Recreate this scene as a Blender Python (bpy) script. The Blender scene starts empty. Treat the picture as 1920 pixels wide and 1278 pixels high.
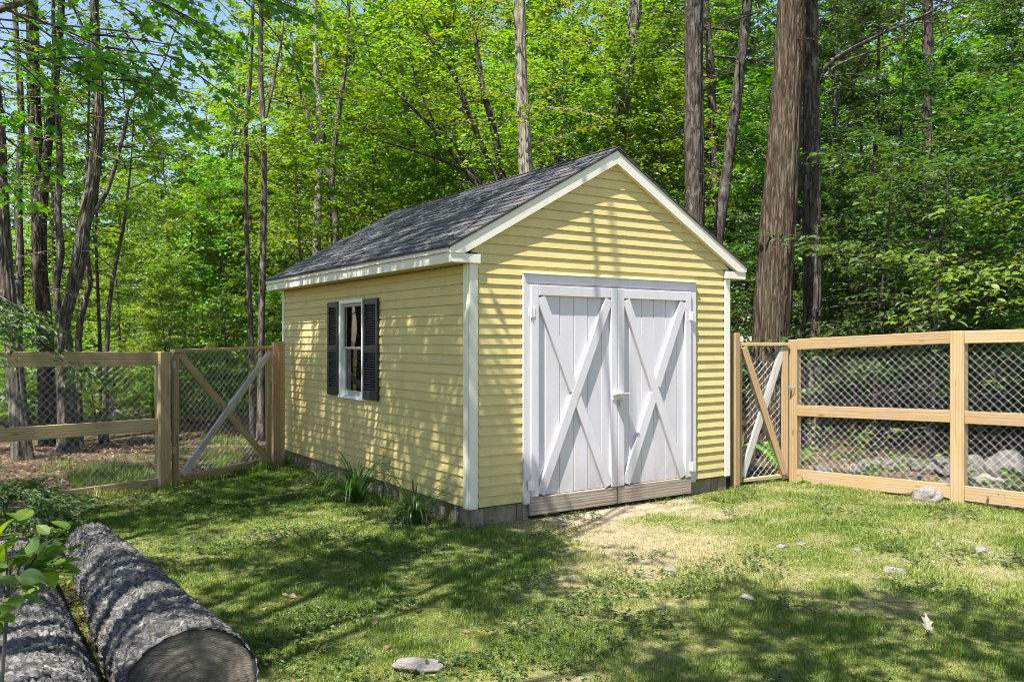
import bpy, bmesh, math, random
import numpy as np
from mathutils import Matrix, Vector
R = math.radians
rng = np.random.default_rng(7)
random.seed(7)

# ------------------------------------------------------------------ camera, world, sun, exposure
C = bpy.context.scene.collection
SC = bpy.context.scene
YAW = -0.593
CAM = np.array([-4.2715, -7.09, 1.8525])
FPX, CY = 1562.82, 639.45
cam = bpy.data.cameras.new('camera')
cam.sensor_width = 36; cam.lens = FPX/1920*36
cam.clip_start = .05; cam.clip_end = 600
camo = bpy.data.objects.new('camera', cam); C.objects.link(camo)
camo.location = CAM; camo.rotation_euler = (R(90), 0, YAW)
SC.camera = camo

SUN = np.array([-2.4, -1.0, 4.9]); SUN /= np.linalg.norm(SUN)      # towards the sun
w = bpy.data.worlds.new('World'); SC.world = w; w.use_nodes = True
nt = w.node_tree; bgn = nt.nodes['Background']
sky = nt.nodes.new('ShaderNodeTexSky'); sky.sky_type = 'NISHITA'; sky.sun_disc = False
sky.sun_elevation = math.asin(SUN[2]); sky.sun_rotation = math.atan2(SUN[0], SUN[1])
sky.air_density = 1.2; sky.dust_density = .6; sky.ozone_density = 1.0
nt.links.new(sky.outputs[0], bgn.inputs[0]); bgn.inputs[1].default_value = .09
sl = bpy.data.lights.new('sun', 'SUN'); sl.energy = 5.0; sl.angle = R(.5); sl.color = (1, .95, .86)
so = bpy.data.objects.new('sun', sl); C.objects.link(so)
so.rotation_euler = Vector(SUN).to_track_quat('Z', 'Y').to_euler()
so.location = (-10, -8, 20)
SC.view_settings.view_transform = 'Standard'; SC.view_settings.look = 'None'
SC.view_settings.gamma = 1; SC.view_settings.exposure = 1.27
SC.view_settings.use_curve_mapping = False
cy = SC.cycles
cy.use_denoising = True; cy.max_bounces = 8; cy.diffuse_bounces = 5; cy.glossy_bounces = 2
cy.transmission_bounces = 5; cy.transparent_max_bounces = 8; cy.caustics_reflective = False; cy.caustics_refractive = False
cy.pixel_filter_type = 'BLACKMAN_HARRIS'; cy.filter_width = 1.0
cy.use_adaptive_sampling = True; cy.adaptive_threshold = .02

# ------------------------------------------------------------------ helpers
FW = np.array([-math.sin(YAW), math.cos(YAW), 0]); RT = np.array([math.cos(YAW), math.sin(YAW), 0])
def at(u, v, d):                      # a spot seen at (u, v) of the 1920 px photograph, d metres deep
    return CAM + d*(FW + RT*(u-960)/FPX - np.array([0, 0, 1.])*(v-CY)/FPX)
def spot(u, d): p = at(u, CY, d); return p[:2]
def pix(P):
    d = np.asarray(P)-CAM; z = d@FW
    return 960+FPX*(d@RT)/z, CY-FPX*d[..., 2]/z, z

def hash2(ix, iy, s):
    n = (ix*374761393 + iy*668265263 + s*974711) & 0xffffffff
    n = ((n ^ (n >> 13))*1274126177) & 0xffffffff
    return ((n ^ (n >> 16)) & 0xffff)/65535.
def vnoise(x, y, s=0):
    x = np.asarray(x, float); y = np.asarray(y, float)
    ix = np.floor(x).astype(np.int64); iy = np.floor(y).astype(np.int64)
    fx = x-ix; fy = y-iy; fx = fx*fx*(3-2*fx); fy = fy*fy*(3-2*fy)
    a = hash2(ix, iy, s); b = hash2(ix+1, iy, s); c = hash2(ix, iy+1, s); d = hash2(ix+1, iy+1, s)
    return (a*(1-fx)+b*fx)*(1-fy)+(c*(1-fx)+d*fx)*fy
def fbm(x, y, s=0, o=4):
    t = 0; a = .5; f = 1.
    for k in range(o):
        t = t+a*vnoise(np.asarray(x)*f+k*17.3, np.asarray(y)*f-k*9.1, s+k); a *= .5; f *= 2.03
    return t/(1-.5**o)
def sstep(a, b, x):
    t = np.clip((np.asarray(x, float)-a)/(b-a), 0, 1); return t*t*(3-2*t)

def mesh_np(name, V, F, smooth=False, attr=None):
    """V (n,3); F (m,k) all faces of one size, or list of such arrays"""
    Fs = F if isinstance(F, list) else [F]
    Fs = [np.asarray(f, np.int32) for f in Fs if len(f)]
    me = bpy.data.meshes.new(name)
    V = np.asarray(V, np.float32)
    me.vertices.add(len(V)); me.vertices.foreach_set('co', V.ravel())
    nl = sum(f.size for f in Fs); nf = sum(len(f) for f in Fs)
    me.loops.add(nl); me.loops.foreach_set('vertex_index', np.concatenate([f.ravel() for f in Fs]))
    me.polygons.add(nf)
    tot = np.concatenate([np.full(len(f), f.shape[1], np.int32) for f in Fs])
    me.polygons.foreach_set('loop_start', np.concatenate([[0], np.cumsum(tot)[:-1]]).astype(np.int32))
    me.polygons.foreach_set('loop_total', tot)
    me.polygons.foreach_set('use_smooth', np.full(nf, smooth, bool))
    if attr is not None:
        for an, (dom, val) in attr.items():
            a = me.attributes.new(an, 'FLOAT', dom); a.data.foreach_set('value', np.asarray(val, np.float32))
    me.update(calc_edges=True)
    return me

class MB:
    """collects pieces of ONE mesh object"""
    def __init__(s): s.v = []; s.f3 = []; s.f4 = []; s.n = 0; s.fx = []
    def add(s, V, F):
        V = np.asarray(V, float)
        for f in F:
            f = [i+s.n for i in f]
            (s.f3 if len(f) == 3 else s.f4 if len(f) == 4 else s.fx).append(f)
        s.v.append(V); s.n += len(V)
    def box(s, c, size, M=None, bev=0.0):
        V, F = cbox(size, bev); V = V if M is None else V@np.array(M.to_3x3()).T
        s.add(V+np.asarray(c), F)
    def beam(s, p0, p1, w, h, up=(0, 0, 1), bev=.003):
        p0 = np.asarray(p0, float); p1 = np.asarray(p1, float)
        B = basis(p1-p0, up); L = np.linalg.norm(p1-p0)
        V, F = cbox((L, w, h), bev); s.add(V@B.T+(p0+p1)/2, F)
    def tube(s, P, rad, n=6, cap=False):
        P = np.asarray(P, float); m = len(P); rad = np.broadcast_to(np.asarray(rad, float), (m,))
        T = np.gradient(P, axis=0); T /= np.linalg.norm(T, axis=1)[:, None]+1e-12
        ref = np.array([1., 0, 0]) if abs(T[0][0]) < .8 else np.array([0, 1., 0])
        N = np.cross(T, ref); N /= np.linalg.norm(N, axis=1)[:, None]+1e-12; B = np.cross(T, N)
        a = np.arange(n)*2*np.pi/n
        V = P[:, None]+rad[:, None, None]*(np.cos(a)[None, :, None]*N[:, None]+np.sin(a)[None, :, None]*B[:, None])
        i = np.arange(m-1)[:, None]*n; j = np.arange(n)[None]; k = (j+1) % n
        F = np.stack([i+j, i+k, i+n+k, i+n+j], -1).reshape(-1, 4)
        s.v.append(V.reshape(-1, 3)); s.f4.extend((F+s.n).tolist())
        if cap: s.fx.append(list(range(s.n, s.n+n))[::-1]); s.fx.append(list(range(s.n+(m-1)*n, s.n+m*n)))
        s.n += m*n
    def mesh(s, name, smooth=False):
        V = np.concatenate(s.v)
        Fs = []
        if s.f3: Fs.append(np.array(s.f3))
        if s.f4: Fs.append(np.array(s.f4))
        by = {}
        for f in s.fx: by.setdefault(len(f), []).append(f)
        for k in by: Fs.append(np.array(by[k]))
        return mesh_np(name, V, Fs, smooth)
def basis(d, up=(0, 0, 1)):
    x = np.asarray(d, float); x = x/np.linalg.norm(x); up = np.asarray(up, float)
    y = np.cross(up, x)
    if np.linalg.norm(y) < 1e-6: y = np.cross((1., 0, 0), x)
    y /= np.linalg.norm(y); z = np.cross(x, y)
    return np.stack([x, y, z], 1)
_cb = {}
def cbox(size, bev=0.0):
    s = np.asarray(size, float)/2
    b = min(bev, .45*s.min()*2)
    if b <= 0:
        V = np.array([[x, y, z] for x in (-1, 1) for y in (-1, 1) for z in (-1, 1)])*s
        return V, [[0, 1, 3, 2], [4, 6, 7, 5], [0, 4, 5, 1], [2, 3, 7, 6], [0, 2, 6, 4], [1, 5, 7, 3]]
    cs = [(x, y, z) for x in (-1, 1) for y in (-1, 1) for z in (-1, 1)]
    V = []
    for c in cs:
        for a in range(3):
            V.append([c[k]*(s[k] if k == a else s[k]-b) for k in range(3)])
    V = np.array(V); ci = {c: i for i, c in enumerate(cs)}; F = []
    def fl(c, k): c = list(c); c[k] *= -1; return tuple(c)
    for a in range(3):
        p, q = [k for k in range(3) if k != a]
        for sg in (-1, 1):
            c = [0, 0, 0]; c[a] = sg; o = []
            for (i, j) in ((-1, -1), (1, -1), (1, 1), (-1, 1)):
                c[p] = i; c[q] = j; o.append(ci[tuple(c)]*3+a)
            F.append(o)
        for i in (-1, 1):
            for j in (-1, 1):
                c = [0, 0, 0]; c[a] = -1; c[p] = i; c[q] = j; c0 = tuple(c); c1 = fl(c0, a)
                F.append([ci[c0]*3+p, ci[c1]*3+p, ci[c1]*3+q, ci[c0]*3+q])
    for c in cs: F.append([ci[c]*3, ci[c]*3+1, ci[c]*3+2])
    out = []
    for f in F:
        P = V[f]; n = np.cross(P[1]-P[0], P[2]-P[0])
        out.append(f if n@P.mean(0) > 0 else f[::-1])
    return V, out

WM = {}
def tag(o, label=None, cat=None, group=None, kind=None):
    if label: o['label'] = label
    if cat: o['category'] = cat
    if group: o['group'] = group
    if kind: o['kind'] = kind
    return o
def thing(name, loc, label, cat, group=None, rz=0):
    o = bpy.data.objects.new(name, None); C.objects.link(o); o.empty_display_size = .2
    o.location = loc; o.rotation_euler = (0, 0, rz)
    WM[o] = Matrix.Translation(Vector(loc)) @ Matrix.Rotation(rz, 4, 'Z')
    return tag(o, label, cat, group)
def put(name, me, mat, parent=None, M=None, kind=None, label=None):
    """link mesh `me` at world matrix M, child of parent"""
    o = bpy.data.objects.new(name, me); C.objects.link(o)
    if mat is not None and not me.materials: me.materials.append(mat)
    M = M or Matrix.Identity(4); WM[o] = M
    if parent is not None:
        o.parent = parent; o.matrix_basis = WM[parent].inverted() @ M
    else: o.matrix_basis = M
    if kind: o['kind'] = kind
    if label: o['label'] = label
    return o
def local(me, loc):                   # mesh built in world coordinates -> origin at loc
    n = len(me.vertices); a = np.empty(n*3, np.float32); me.vertices.foreach_get('co', a)
    a = a.reshape(-1, 3)-np.asarray(loc, np.float32); me.vertices.foreach_set('co', a.ravel()); me.update()
    return Matrix.Translation(Vector(loc))
def putw(name, mb, mat, parent, smooth=False, kind=None, label=None):
    me = mb.mesh(name, smooth) if isinstance(mb, MB) else mb
    n = len(me.vertices); a = np.empty(n*3, np.float32); me.vertices.foreach_get('co', a); c = a.reshape(-1, 3).mean(0)
    return put(name, me, mat, parent, local(me, c), kind, label)
_beams = {}
def beam(name, p0, p1, wd, ht, mat, parent, up=(0, 0, 1), bev=.004, label=None):
    """a piece of timber: local X along its length, so its grain runs along it"""
    p0 = np.asarray(p0, float); p1 = np.asarray(p1, float); L = float(np.linalg.norm(p1-p0))
    B = basis(p1-p0, up)
    key = (round(L, 3), round(wd, 4), round(ht, 4), mat.name)
    if key not in _beams:
        V, F = cbox((L, wd, ht), bev); mb = MB(); mb.add(V, F); me = mb.mesh(name); me.materials.append(mat); _beams[key] = me
    M = Matrix([list(B[0])+[0], list(B[1])+[0], list(B[2])+[0], [0, 0, 0, 1]]); M.translation = Vector((p0+p1)/2)
    return put(name, _beams[key], mat, parent, M, label=label)

# ------------------------------------------------------------------ materials
def mat(name):
    m = bpy.data.materials.new(name); m.use_nodes = True
    n = m.node_tree.nodes; return m, m.node_tree, n['Principled BSDF']
class G:
    """tiny node helper"""
    def __init__(s, t): s.t = t
    def n(s, typ, **k):
        x = s.t.nodes.new(typ)
        for a, v in k.items():
            if a.startswith('i_'):
                key = a[2:]; key = int(key) if key.isdigit() else key.replace('_', ' ')
                if isinstance(v, bpy.types.NodeSocket): s.t.links.new(v, x.inputs[key])
                else: x.inputs[key].default_value = v
            else: setattr(x, a, v)
        return x
    def link(s, a, b): s.t.links.new(a, b)
    def coord(s, kind='Object', scale=(1, 1, 1), rnd=0):
        tc = s.n('ShaderNodeTexCoord').outputs[kind]
        if rnd:
            oi = s.n('ShaderNodeObjectInfo').outputs['Random']
            sc = s.n('ShaderNodeMath', operation='MULTIPLY', i_0=oi, i_1=rnd).outputs[0]
            cm = s.n('ShaderNodeCombineXYZ', i_0=sc, i_1=sc, i_2=sc).outputs[0]
            tc = s.n('ShaderNodeVectorMath', operation='ADD', i_0=tc, i_1=cm).outputs[0]
        return s.n('ShaderNodeMapping', i_Vector=tc, i_Scale=scale).outputs[0]
    def noise(s, vec, scale=5, detail=4, rough=.55, dist=0):
        return s.n('ShaderNodeTexNoise', i_Vector=vec, i_Scale=scale, i_Detail=detail, i_Roughness=rough, i_Distortion=dist).outputs[0]
    def ramp(s, fac, stops):
        r = s.n('ShaderNodeValToRGB', i_Fac=fac); e = r.color_ramp.elements
        while len(e) < len(stops): e.new(.5)
        for k, (p, c) in enumerate(stops):
            e[k].position = p; e[k].color = (*c, 1) if len(c) == 3 else c
        return r.outputs[0]
    def mix(s, f, a, b, bt='MIX'):
        x = s.n('ShaderNodeMix', data_type='RGBA', blend_type=bt)
        for i, v in ((0, f), (6, a), (7, b)):
            if isinstance(v, bpy.types.NodeSocket): s.t.links.new(v, x.inputs[i])
            else: x.inputs[i].default_value = (*v, 1) if isinstance(v, tuple) and len(v) == 3 else v
        return x.outputs[2]
    def math(s, op, a, b=0.): return s.n('ShaderNodeMath', operation=op, i_0=a, i_1=b).outputs[0]
    def bump(s, h, strength=.3, dist=.01): return s.n('ShaderNodeBump', i_Height=h, i_Strength=strength, i_Distance=dist).outputs[0]
    def rand(s): return s.n('ShaderNodeObjectInfo').outputs['Random']

def paint(name, col, dirt, rough=.45, spec=.4, amt=.35, splash=0., mud=(.22, .17, .10)):
    m, t, b = mat(name); g = G(t)
    n1 = g.noise(g.coord('Object', (1, 1, 1), 50), 2.3, 5)
    n2 = g.noise(g.coord('Object', (.6, 25, 25), 50), 6, 3)
    f = g.math('MULTIPLY', g.ramp(n1, [(.42, (0, 0, 0)), (.75, (1, 1, 1))]), amt)
    c = g.mix(f, col, dirt)
    if splash:                                         # mud splashed up from the ground
        pz = g.n('ShaderNodeSeparateXYZ', i_0=g.n('ShaderNodeNewGeometry').outputs['Position']).outputs[2]
        lo = g.n('ShaderNodeMapRange', i_0=pz, i_1=.12, i_2=.75, i_3=1., i_4=0.).outputs[0]
        sp = g.math('MULTIPLY', g.math('POWER', lo, 1.8), g.ramp(g.noise(g.coord('Object', (1, 1, 1), 30), 7, 6, .7), [(.3, (.15, .15, .15)), (.62, (1, 1, 1))]))
        c = g.mix(g.math('MULTIPLY', sp, splash), c, mud)
        drip = g.noise(g.n('ShaderNodeMapping', i_Vector=g.n('ShaderNodeNewGeometry').outputs['Position'], i_Scale=(9, 9, .7)).outputs[0], 1.5, 5, .6)
        c = g.mix(g.math('MULTIPLY', g.ramp(drip, [(.52, (0, 0, 0)), (.72, (1, 1, 1))]), .35), c, dirt)
    v = g.n('ShaderNodeHueSaturation', i_Color=c, i_Value=g.math('ADD', g.math('MULTIPLY', g.rand(), .1), .95)).outputs[0]
    t.links.new(v, b.inputs['Base Color']); b.inputs['Roughness'].default_value = rough
    b.inputs['Specular IOR Level'].default_value = spec
    t.links.new(g.bump(n2, .12, .004), b.inputs['Normal'])
    return m
M_yel = paint('yellow_paint', (.59, .48, .20), (.43, .36, .16), .5, .35, .5, .55, (.26, .23, .11))
M_trim = paint('trim_paint', (.74, .71, .62), (.56, .54, .46), .45, .4, .3)
M_white = paint('white_paint', (.60, .58, .635), (.46, .44, .44), .4, .4, .35, .6)
M_sash = paint('white_vinyl_shaded', (.34, .33, .31), (.28, .27, .25), .35, .4, .2)  # white vinyl sash, greyed: the shade of the recess is put into its colour
M_vinyl = paint('white_vinyl', (.80, .81, .82), (.7, .7, .7), .3, .5, .2)
M_shut = paint('shutter_vinyl', (.012, .014, .022), (.03, .03, .035), .32, .5, .3)
M_hard = paint('painted_metal', (.75, .75, .75), (.3, .22, .15), .35, .5, .4)

def wood(name, cols, rough=.75, streak=1.0, weather=0.):
    m, t, b = mat(name); g = G(t)
    vec = g.coord('Object', (1.2, 14, 14), 40)
    n1 = g.noise(vec, 2.2, 3, .5, 1.2)
    wv = g.n('ShaderNodeTexWave', wave_type='RINGS', rings_direction='X', i_Vector=g.coord('Object', (.35, 9, 9), 40), i_Scale=1.6, i_Distortion=5., i_Detail=2., i_Detail_Scale=1.2).outputs[1]
    n2 = g.noise(g.coord('Object', (3, 90, 90), 40), 3, 4)
    n3 = g.noise(g.coord('Object', (1.3, 2, 2), 40), 1.5, 4)
    f = g.math('ADD', g.math('MULTIPLY', n1, .6), g.math('MULTIPLY', wv, .4*streak))
    c = g.ramp(f, [(.25, cols[0]), (.55, cols[1]), (.85, cols[2])])
    c = g.mix(g.math('MULTIPLY', g.ramp(n2, [(.35, (1, 1, 1)), (.6, (0, 0, 0))]), .2), c, tuple(.55*x for x in cols[0]))
    if weather: c = g.mix(g.math('MULTIPLY', g.ramp(n3, [(.35, (0, 0, 0)), (.65, (1, 1, 1))]), weather), c, (.33, .31, .28))
    vo = g.n('ShaderNodeTexVoronoi', i_Vector=g.coord('Object', (1.1, 5, 5), 40), i_Scale=1.6, i_Randomness=1.).outputs[0]
    c = g.mix(g.ramp(vo, [(.05, (.8, .8, .8)), (.11, (0, 0, 0))]), c, tuple(.35*x for x in cols[0]))
    v = g.n('ShaderNodeHueSaturation', i_Color=c, i_Value=g.math('ADD', g.math('MULTIPLY', g.rand(), .3), .85)).outputs[0]
    t.links.new(v, b.inputs['Base Color']); b.inputs['Roughness'].default_value = rough
    b.inputs['Specular IOR Level'].default_value = .25
    t.links.new(g.bump(g.math('ADD', n1, n2), .25, .004), b.inputs['Normal'])
    return m
M_pine = wood('treated_pine', [(.36, .225, .10), (.46, .305, .15), (.54, .385, .21)], weather=.3)
M_pineG = wood('weathered_pine', [(.26, .18, .085), (.38, .275, .135), (.48, .365, .20)], weather=.3)
M_silver = wood('silvered_pine', [(.30, .28, .26), (.46, .44, .42), (.60, .58, .56)], weather=.5)
M_bare = wood('bare_board', [(.16, .12, .08), (.30, .24, .18), (.48, .42, .36)], weather=.4)

def galv():
    m, t, b = mat('galvanised_wire'); b.inputs['Base Color'].default_value = (.60, .60, .63, 1)
    b.inputs['Metallic'].default_value = .35; b.inputs['Roughness'].default_value = .42; return m
M_wire = galv()
def concrete():
    m, t, b = mat('concrete'); g = G(t); v = g.coord('Object', (1, 1, 1), 30)
    n = g.noise(v, 6, 6, .65); n2 = g.noise(v, 60, 3)
    c = g.ramp(n, [(.3, (.10, .083, .05)), (.5, (.20, .165, .11)), (.75, (.31, .27, .20))])
    t.links.new(c, b.inputs['Base Color']); b.inputs['Roughness'].default_value = .95
    t.links.new(g.bump(g.math('ADD', n, n2), .5, .01), b.inputs['Normal']); return m
M_conc = concrete()
def shingle():
    m, t, b = mat('asphalt_shingle'); g = G(t); v = g.coord('Object', (1, 1, 1), 90)
    gr = g.noise(v, 260, 2, .7); st = g.noise(v, 7, 4)
    base = g.ramp(g.rand(), [(0, (.028, .031, .043)), (.4, (.057, .059, .074)), (.75, (.095, .093, .106)), (1, (.125, .108, .10))])
    c = g.mix(.55, base, g.ramp(gr, [(.35, (.25, .25, .28)), (.65, (1.5, 1.5, 1.5))]), 'MULTIPLY')
    c = g.mix(g.ramp(st, [(.5, (0, 0, 0)), (.8, (.5, .5, .5))]), c, (.14, .13, .115))
    t.links.new(c, b.inputs['Base Color']); b.inputs['Roughness'].default_value = .62
    b.inputs['Specular IOR Level'].default_value = .6
    t.links.new(g.bump(g.math('ADD', gr, st), .7, .006), b.inputs['Normal']); return m
M_shin = shingle()
def bark(name, cols, scale=(14, 14, 2.2), moss=0., bumpd=.02, lich=0.):
    m, t, b = mat(name); g = G(t)
    v = g.coord('Object', scale, 20)
    n = g.noise(v, 1.6, 6, .65, .6)
    vo = g.n('ShaderNodeTexVoronoi', feature='DISTANCE_TO_EDGE', i_Vector=g.n('ShaderNodeVectorMath', operation='ADD', i_0=v, i_1=g.n('ShaderNodeTexNoise', i_Vector=v, i_Scale=1.2).outputs[1]).outputs[0], i_Scale=1.0).outputs[0]
    h = g.math('ADD', g.math('MULTIPLY', n, .7), g.math('MULTIPLY', g.math('MINIMUM', vo, .3), 1.1))
    c = g.ramp(h, [(.28, cols[0]), (.5, cols[1]), (.8, cols[2])])
    big = g.noise(g.coord('Object', (1.5, 1.5, .7), 20), 1.3, 5, .6)
    if moss: c = g.mix(g.math('MULTIPLY', g.ramp(big, [(.5, (0, 0, 0)), (.62, (1, 1, 1))]), moss), c, (.14, .17, .09))
    if lich:
        sp = g.noise(g.coord('Object', (9, 9, 6), 20), 1., 5, .7)
        c = g.mix(g.math('MULTIPLY', g.ramp(sp, [(.56, (0, 0, 0)), (.64, (1, 1, 1))]), lich), c, (.36, .38, .36))
    t.links.new(c, b.inputs['Base Color']); b.inputs['Roughness'].default_value = .95
    b.inputs['Specular IOR Level'].default_value = .09
    t.links.new(g.bump(h, .9, bumpd), b.inputs['Normal']); return m
M_bark = bark('grey_bark', [(.04, .034, .028), (.12, .10, .085), (.23, .205, .18)], lich=.45)
M_dark = bark('dark_bark', [(.025, .02, .017), (.075, .062, .052), (.15, .13, .11)], (10, 10, 2.2), lich=.25)
M_pale = bark('pale_bark', [(.11, .09, .075), (.27, .24, .20), (.42, .38, .33)], (10, 10, 2.5), lich=.4)
M_big = bark('furrowed_bark', [(.022, .016, .012), (.085, .061, .045), (.19, .145, .11)], (24, 24, 1.5), .15, .03)
M_logb = bark('log_bark', [(.042, .040, .039), (.125, .118, .114), (.26, .247, .238)], (20, 20, 14), 0, .03, .6)

def leafmat(name, cols, trans=.42, rough=.55, vr=.22, glossy=.035):
    m, t, b = mat(name); g = G(t); t.nodes.remove(b)
    lv = g.n('ShaderNodeAttribute', attribute_name='lv').outputs['Fac']
    c = g.ramp(lv, [(0, cols[0]), (.5, cols[1]), (1, cols[2])])
    c = g.n('ShaderNodeHueSaturation', i_Color=c, i_Hue=g.math('ADD', g.math('MULTIPLY', g.rand(), .05), .475),
            i_Value=g.math('ADD', g.math('MULTIPLY', g.rand(), vr*2), 1-vr)).outputs[0]
    tc = g.n('ShaderNodeHueSaturation', i_Color=c, i_Hue=.485, i_Saturation=1.08, i_Value=1.9).outputs[0]
    d = g.n('ShaderNodeBsdfDiffuse', i_Color=c).outputs[0]
    tr = g.n('ShaderNodeBsdfTranslucent', i_Color=tc).outputs[0]
    x = g.n('ShaderNodeMixShader', i_0=trans, i_1=d, i_2=tr).outputs[0]
    gl = g.n('ShaderNodeBsdfGlossy', i_Color=(1, 1, 1, 1), i_Roughness=rough).outputs[0]
    x = g.n('ShaderNodeMixShader', i_0=glossy, i_1=x, i_2=gl).outputs[0]
    t.links.new(x, t.nodes['Material Output'].inputs[0]); return m
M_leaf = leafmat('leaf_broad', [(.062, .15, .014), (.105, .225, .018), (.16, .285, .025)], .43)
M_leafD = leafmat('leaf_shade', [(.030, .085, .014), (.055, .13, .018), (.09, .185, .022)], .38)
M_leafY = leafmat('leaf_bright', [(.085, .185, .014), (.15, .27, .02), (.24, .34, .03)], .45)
M_hem = leafmat('needle_spray', [(.022, .052, .012), (.042, .09, .016), (.085, .15, .026)], .3)
M_strap = leafmat('strap_leaf', [(.03, .07, .012), (.045, .10, .016), (.09, .15, .03)], .35, .35)
M_grass = leafmat('grass_blade', [(.065, .135, .010), (.19, .25, .032), (.42, .37, .20)], .4, .5, 0., .03)
M_dead = leafmat('dead_leaf', [(.09, .05, .028), (.20, .12, .07), (.36, .25, .16)], .15, .6, 0., .03)
def stone(name, cols, sc=5):
    m, t, b = mat(name); g = G(t); v = g.coord('Object', (1, 1, 1), 30)
    n = g.noise(v, sc, 8, .7); n2 = g.noise(v, sc*9, 4)
    c = g.ramp(n, [(.3, cols[0]), (.5, cols[1]), (.72, cols[2])])
    t.links.new(c, b.inputs['Base Color']); b.inputs['Roughness'].default_value = .9
    t.links.new(g.bump(g.math('ADD', n, n2), .5, .02), b.inputs['Normal']); return m
M_rock = stone('field_stone', [(.04, .036, .032), (.12, .108, .10), (.25, .23, .22)])
M_rockp = stone('pale_stone', [(.11, .10, .088), (.23, .21, .19), (.37, .345, .32)], 7)
M_pave = stone('tan_paver', [(.17, .135, .09), (.28, .23, .16), (.38, .32, .24)], 7)
def glass():
    m, t, b = mat('window_glass'); g = G(t); t.nodes.remove(b)
    fr = g.n('ShaderNodeFresnel', i_IOR=1.6).outputs[0]
    tr = g.n('ShaderNodeBsdfTransparent', i_Color=(.55, .6, .6, 1)).outputs[0]
    gl = g.n('ShaderNodeBsdfGlossy', i_Roughness=.02).outputs[0]
    x = g.n('ShaderNodeMixShader', i_0=g.math('MINIMUM', g.math('MULTIPLY', fr, 1.6), 1.), i_1=tr, i_2=gl).outputs[0]
    t.links.new(x, t.nodes['Material Output'].inputs[0]); return m
M_glass = glass()
def plain(name, col, rough=.6, metal=0.):
    m, t, b = mat(name); b.inputs['Base Color'].default_value = (*col, 1); b.inputs['Roughness'].default_value = rough
    b.inputs['Metallic'].default_value = metal; return m
M_pipe = plain('grey_conduit', (.25, .27, .30), .45)
M_steel = plain('zinc_steel', (.5, .5, .5), .4, .8)
M_int = plain('bare_sheathing', (.22, .16, .1), .9)
M_edge = plain('drip_edge', (.05, .045, .045), .5, .2)

# ------------------------------------------------------------------ ground
FA = np.array([4.887, -.115]); FB = np.array([5.175, -2.105]); FD = FB+(FB-FA)*1.0
LP = np.array([-2.027, 4.207]); LQ = np.array([-.25, 5.10]); LO = LP+(np.array([-3.174, 3.864])-LP)*2.1
def gz(x, y):
    x = np.asarray(x, float); y = np.asarray(y, float)
    far = sstep(3, 30, np.hypot(x-1, y-1))
    z = (fbm(x*.45, y*.45, 3, 3)-.5)*.10*(1-far)+(fbm(x*.13, y*.13, 5, 4)-.5)*.9*far+(fbm(x*2.2, y*2.2, 9, 3)-.5)*.035
    near_shed = sstep(.9, .0, np.maximum.reduce([np.maximum(-x, x-3.75), np.maximum(-y, y-5.57)]))
    z = z*(1-near_shed)
    z = z-.16*sstep(-2.9, -3.6, x)*sstep(-1.5, .8, y)*sstep(4.6, 3.0, y)
    z = z+sstep(7, 26, (x-5.6)*.55+(y-2)*.35)*1.6*sstep(5.0, 9, x)       # the wood rises to the right
    return z
def in_yard(x, y):
    """+ inside the fences (metres to the nearest fence line)"""
    x = np.asarray(x, float); y = np.asarray(y, float)
    d1 = (FA[0]+(y-FA[1])*(FB[0]-FA[0])/(FB[1]-FA[1]))-x
    t = (x-LO[0])/(LP[0]-LO[0]); yl = LO[1]+t*(LP[1]-LO[1])
    t2 = (x-LP[0])/(LQ[0]-LP[0]); yl2 = LP[1]+t2*(LQ[1]-LP[1])
    d2 = np.where(x < LP[0], yl, np.where(x < LQ[0], yl2, np.where(x < 3.7, 5.3, .05)))-y
    return np.minimum(d1, d2)
def grow(a, b, step, far, k=1.18):
    v = list(np.arange(a, b, step)); s = step; lo = [a]; hi = [v[-1]]
    while lo[-1] > -far: s *= k; lo.append(lo[-1]-s)
    s = step
    while hi[-1] < far: s *= k; hi.append(hi[-1]+s)
    return np.array(sorted(lo[1:])+v+hi[1:])
gx = grow(-6, 9, .11, 200); gy = grow(-7, 9, .11, 200)
X, Y = np.meshgrid(gx, gy, indexing='ij')
Z = gz(X, Y); n0, n1 = X.shape
idx = np.arange(n0*n1).reshape(n0, n1)
F = np.stack([idx[:-1, :-1], idx[1:, :-1], idx[1:, 1:], idx[:-1, 1:]], -1).reshape(-1, 4)
yard = in_yard(X, Y)
def bare(x, y):
    """how worn the lawn is, 0..1"""
    path = np.exp(-(((x-1.2-.35*(y+.4))/1.3)**2))*sstep(-4.6, -.4, y)*.6+.30*sstep(-.5, 2.5, x)
    under = sstep(.6, .1, -x)*sstep(0, .4, y)*.3
    return np.clip(path+under+(fbm(x*1.1, y*1.1, 21, 4)-.5)*1.6, 0, 1)
me = mesh_np('ground', np.stack([X, Y, Z], -1).reshape(-1, 3), F, True,
             {'yard': ('POINT', sstep(-.15, .25, yard).ravel()), 'worn': ('POINT', bare(X, Y).ravel())})
m, t, b = mat('soil'); g = G(t); v = g.coord('Object')
n1_ = g.noise(v, 1.4, 6, .6); n2_ = g.noise(v, 14, 6, .7); n3_ = g.noise(v, 90, 3, .7)
soil = g.ramp(n2_, [(.3, (.19, .145, .09)), (.5, (.31, .25, .165)), (.72, (.43, .365, .265))])
turf = g.ramp(n2_, [(.3, (.07, .09, .018)), (.55, (.17, .175, .05)), (.75, (.36, .31, .14))])
lawn = g.mix(g.n('ShaderNodeAttribute', attribute_name='worn').outputs['Fac'], turf, soil)
lit = g.ramp(n2_, [(.25, (.035, .024, .016)), (.5, (.13, .085, .055)), (.75, (.27, .19, .13))])
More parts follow.
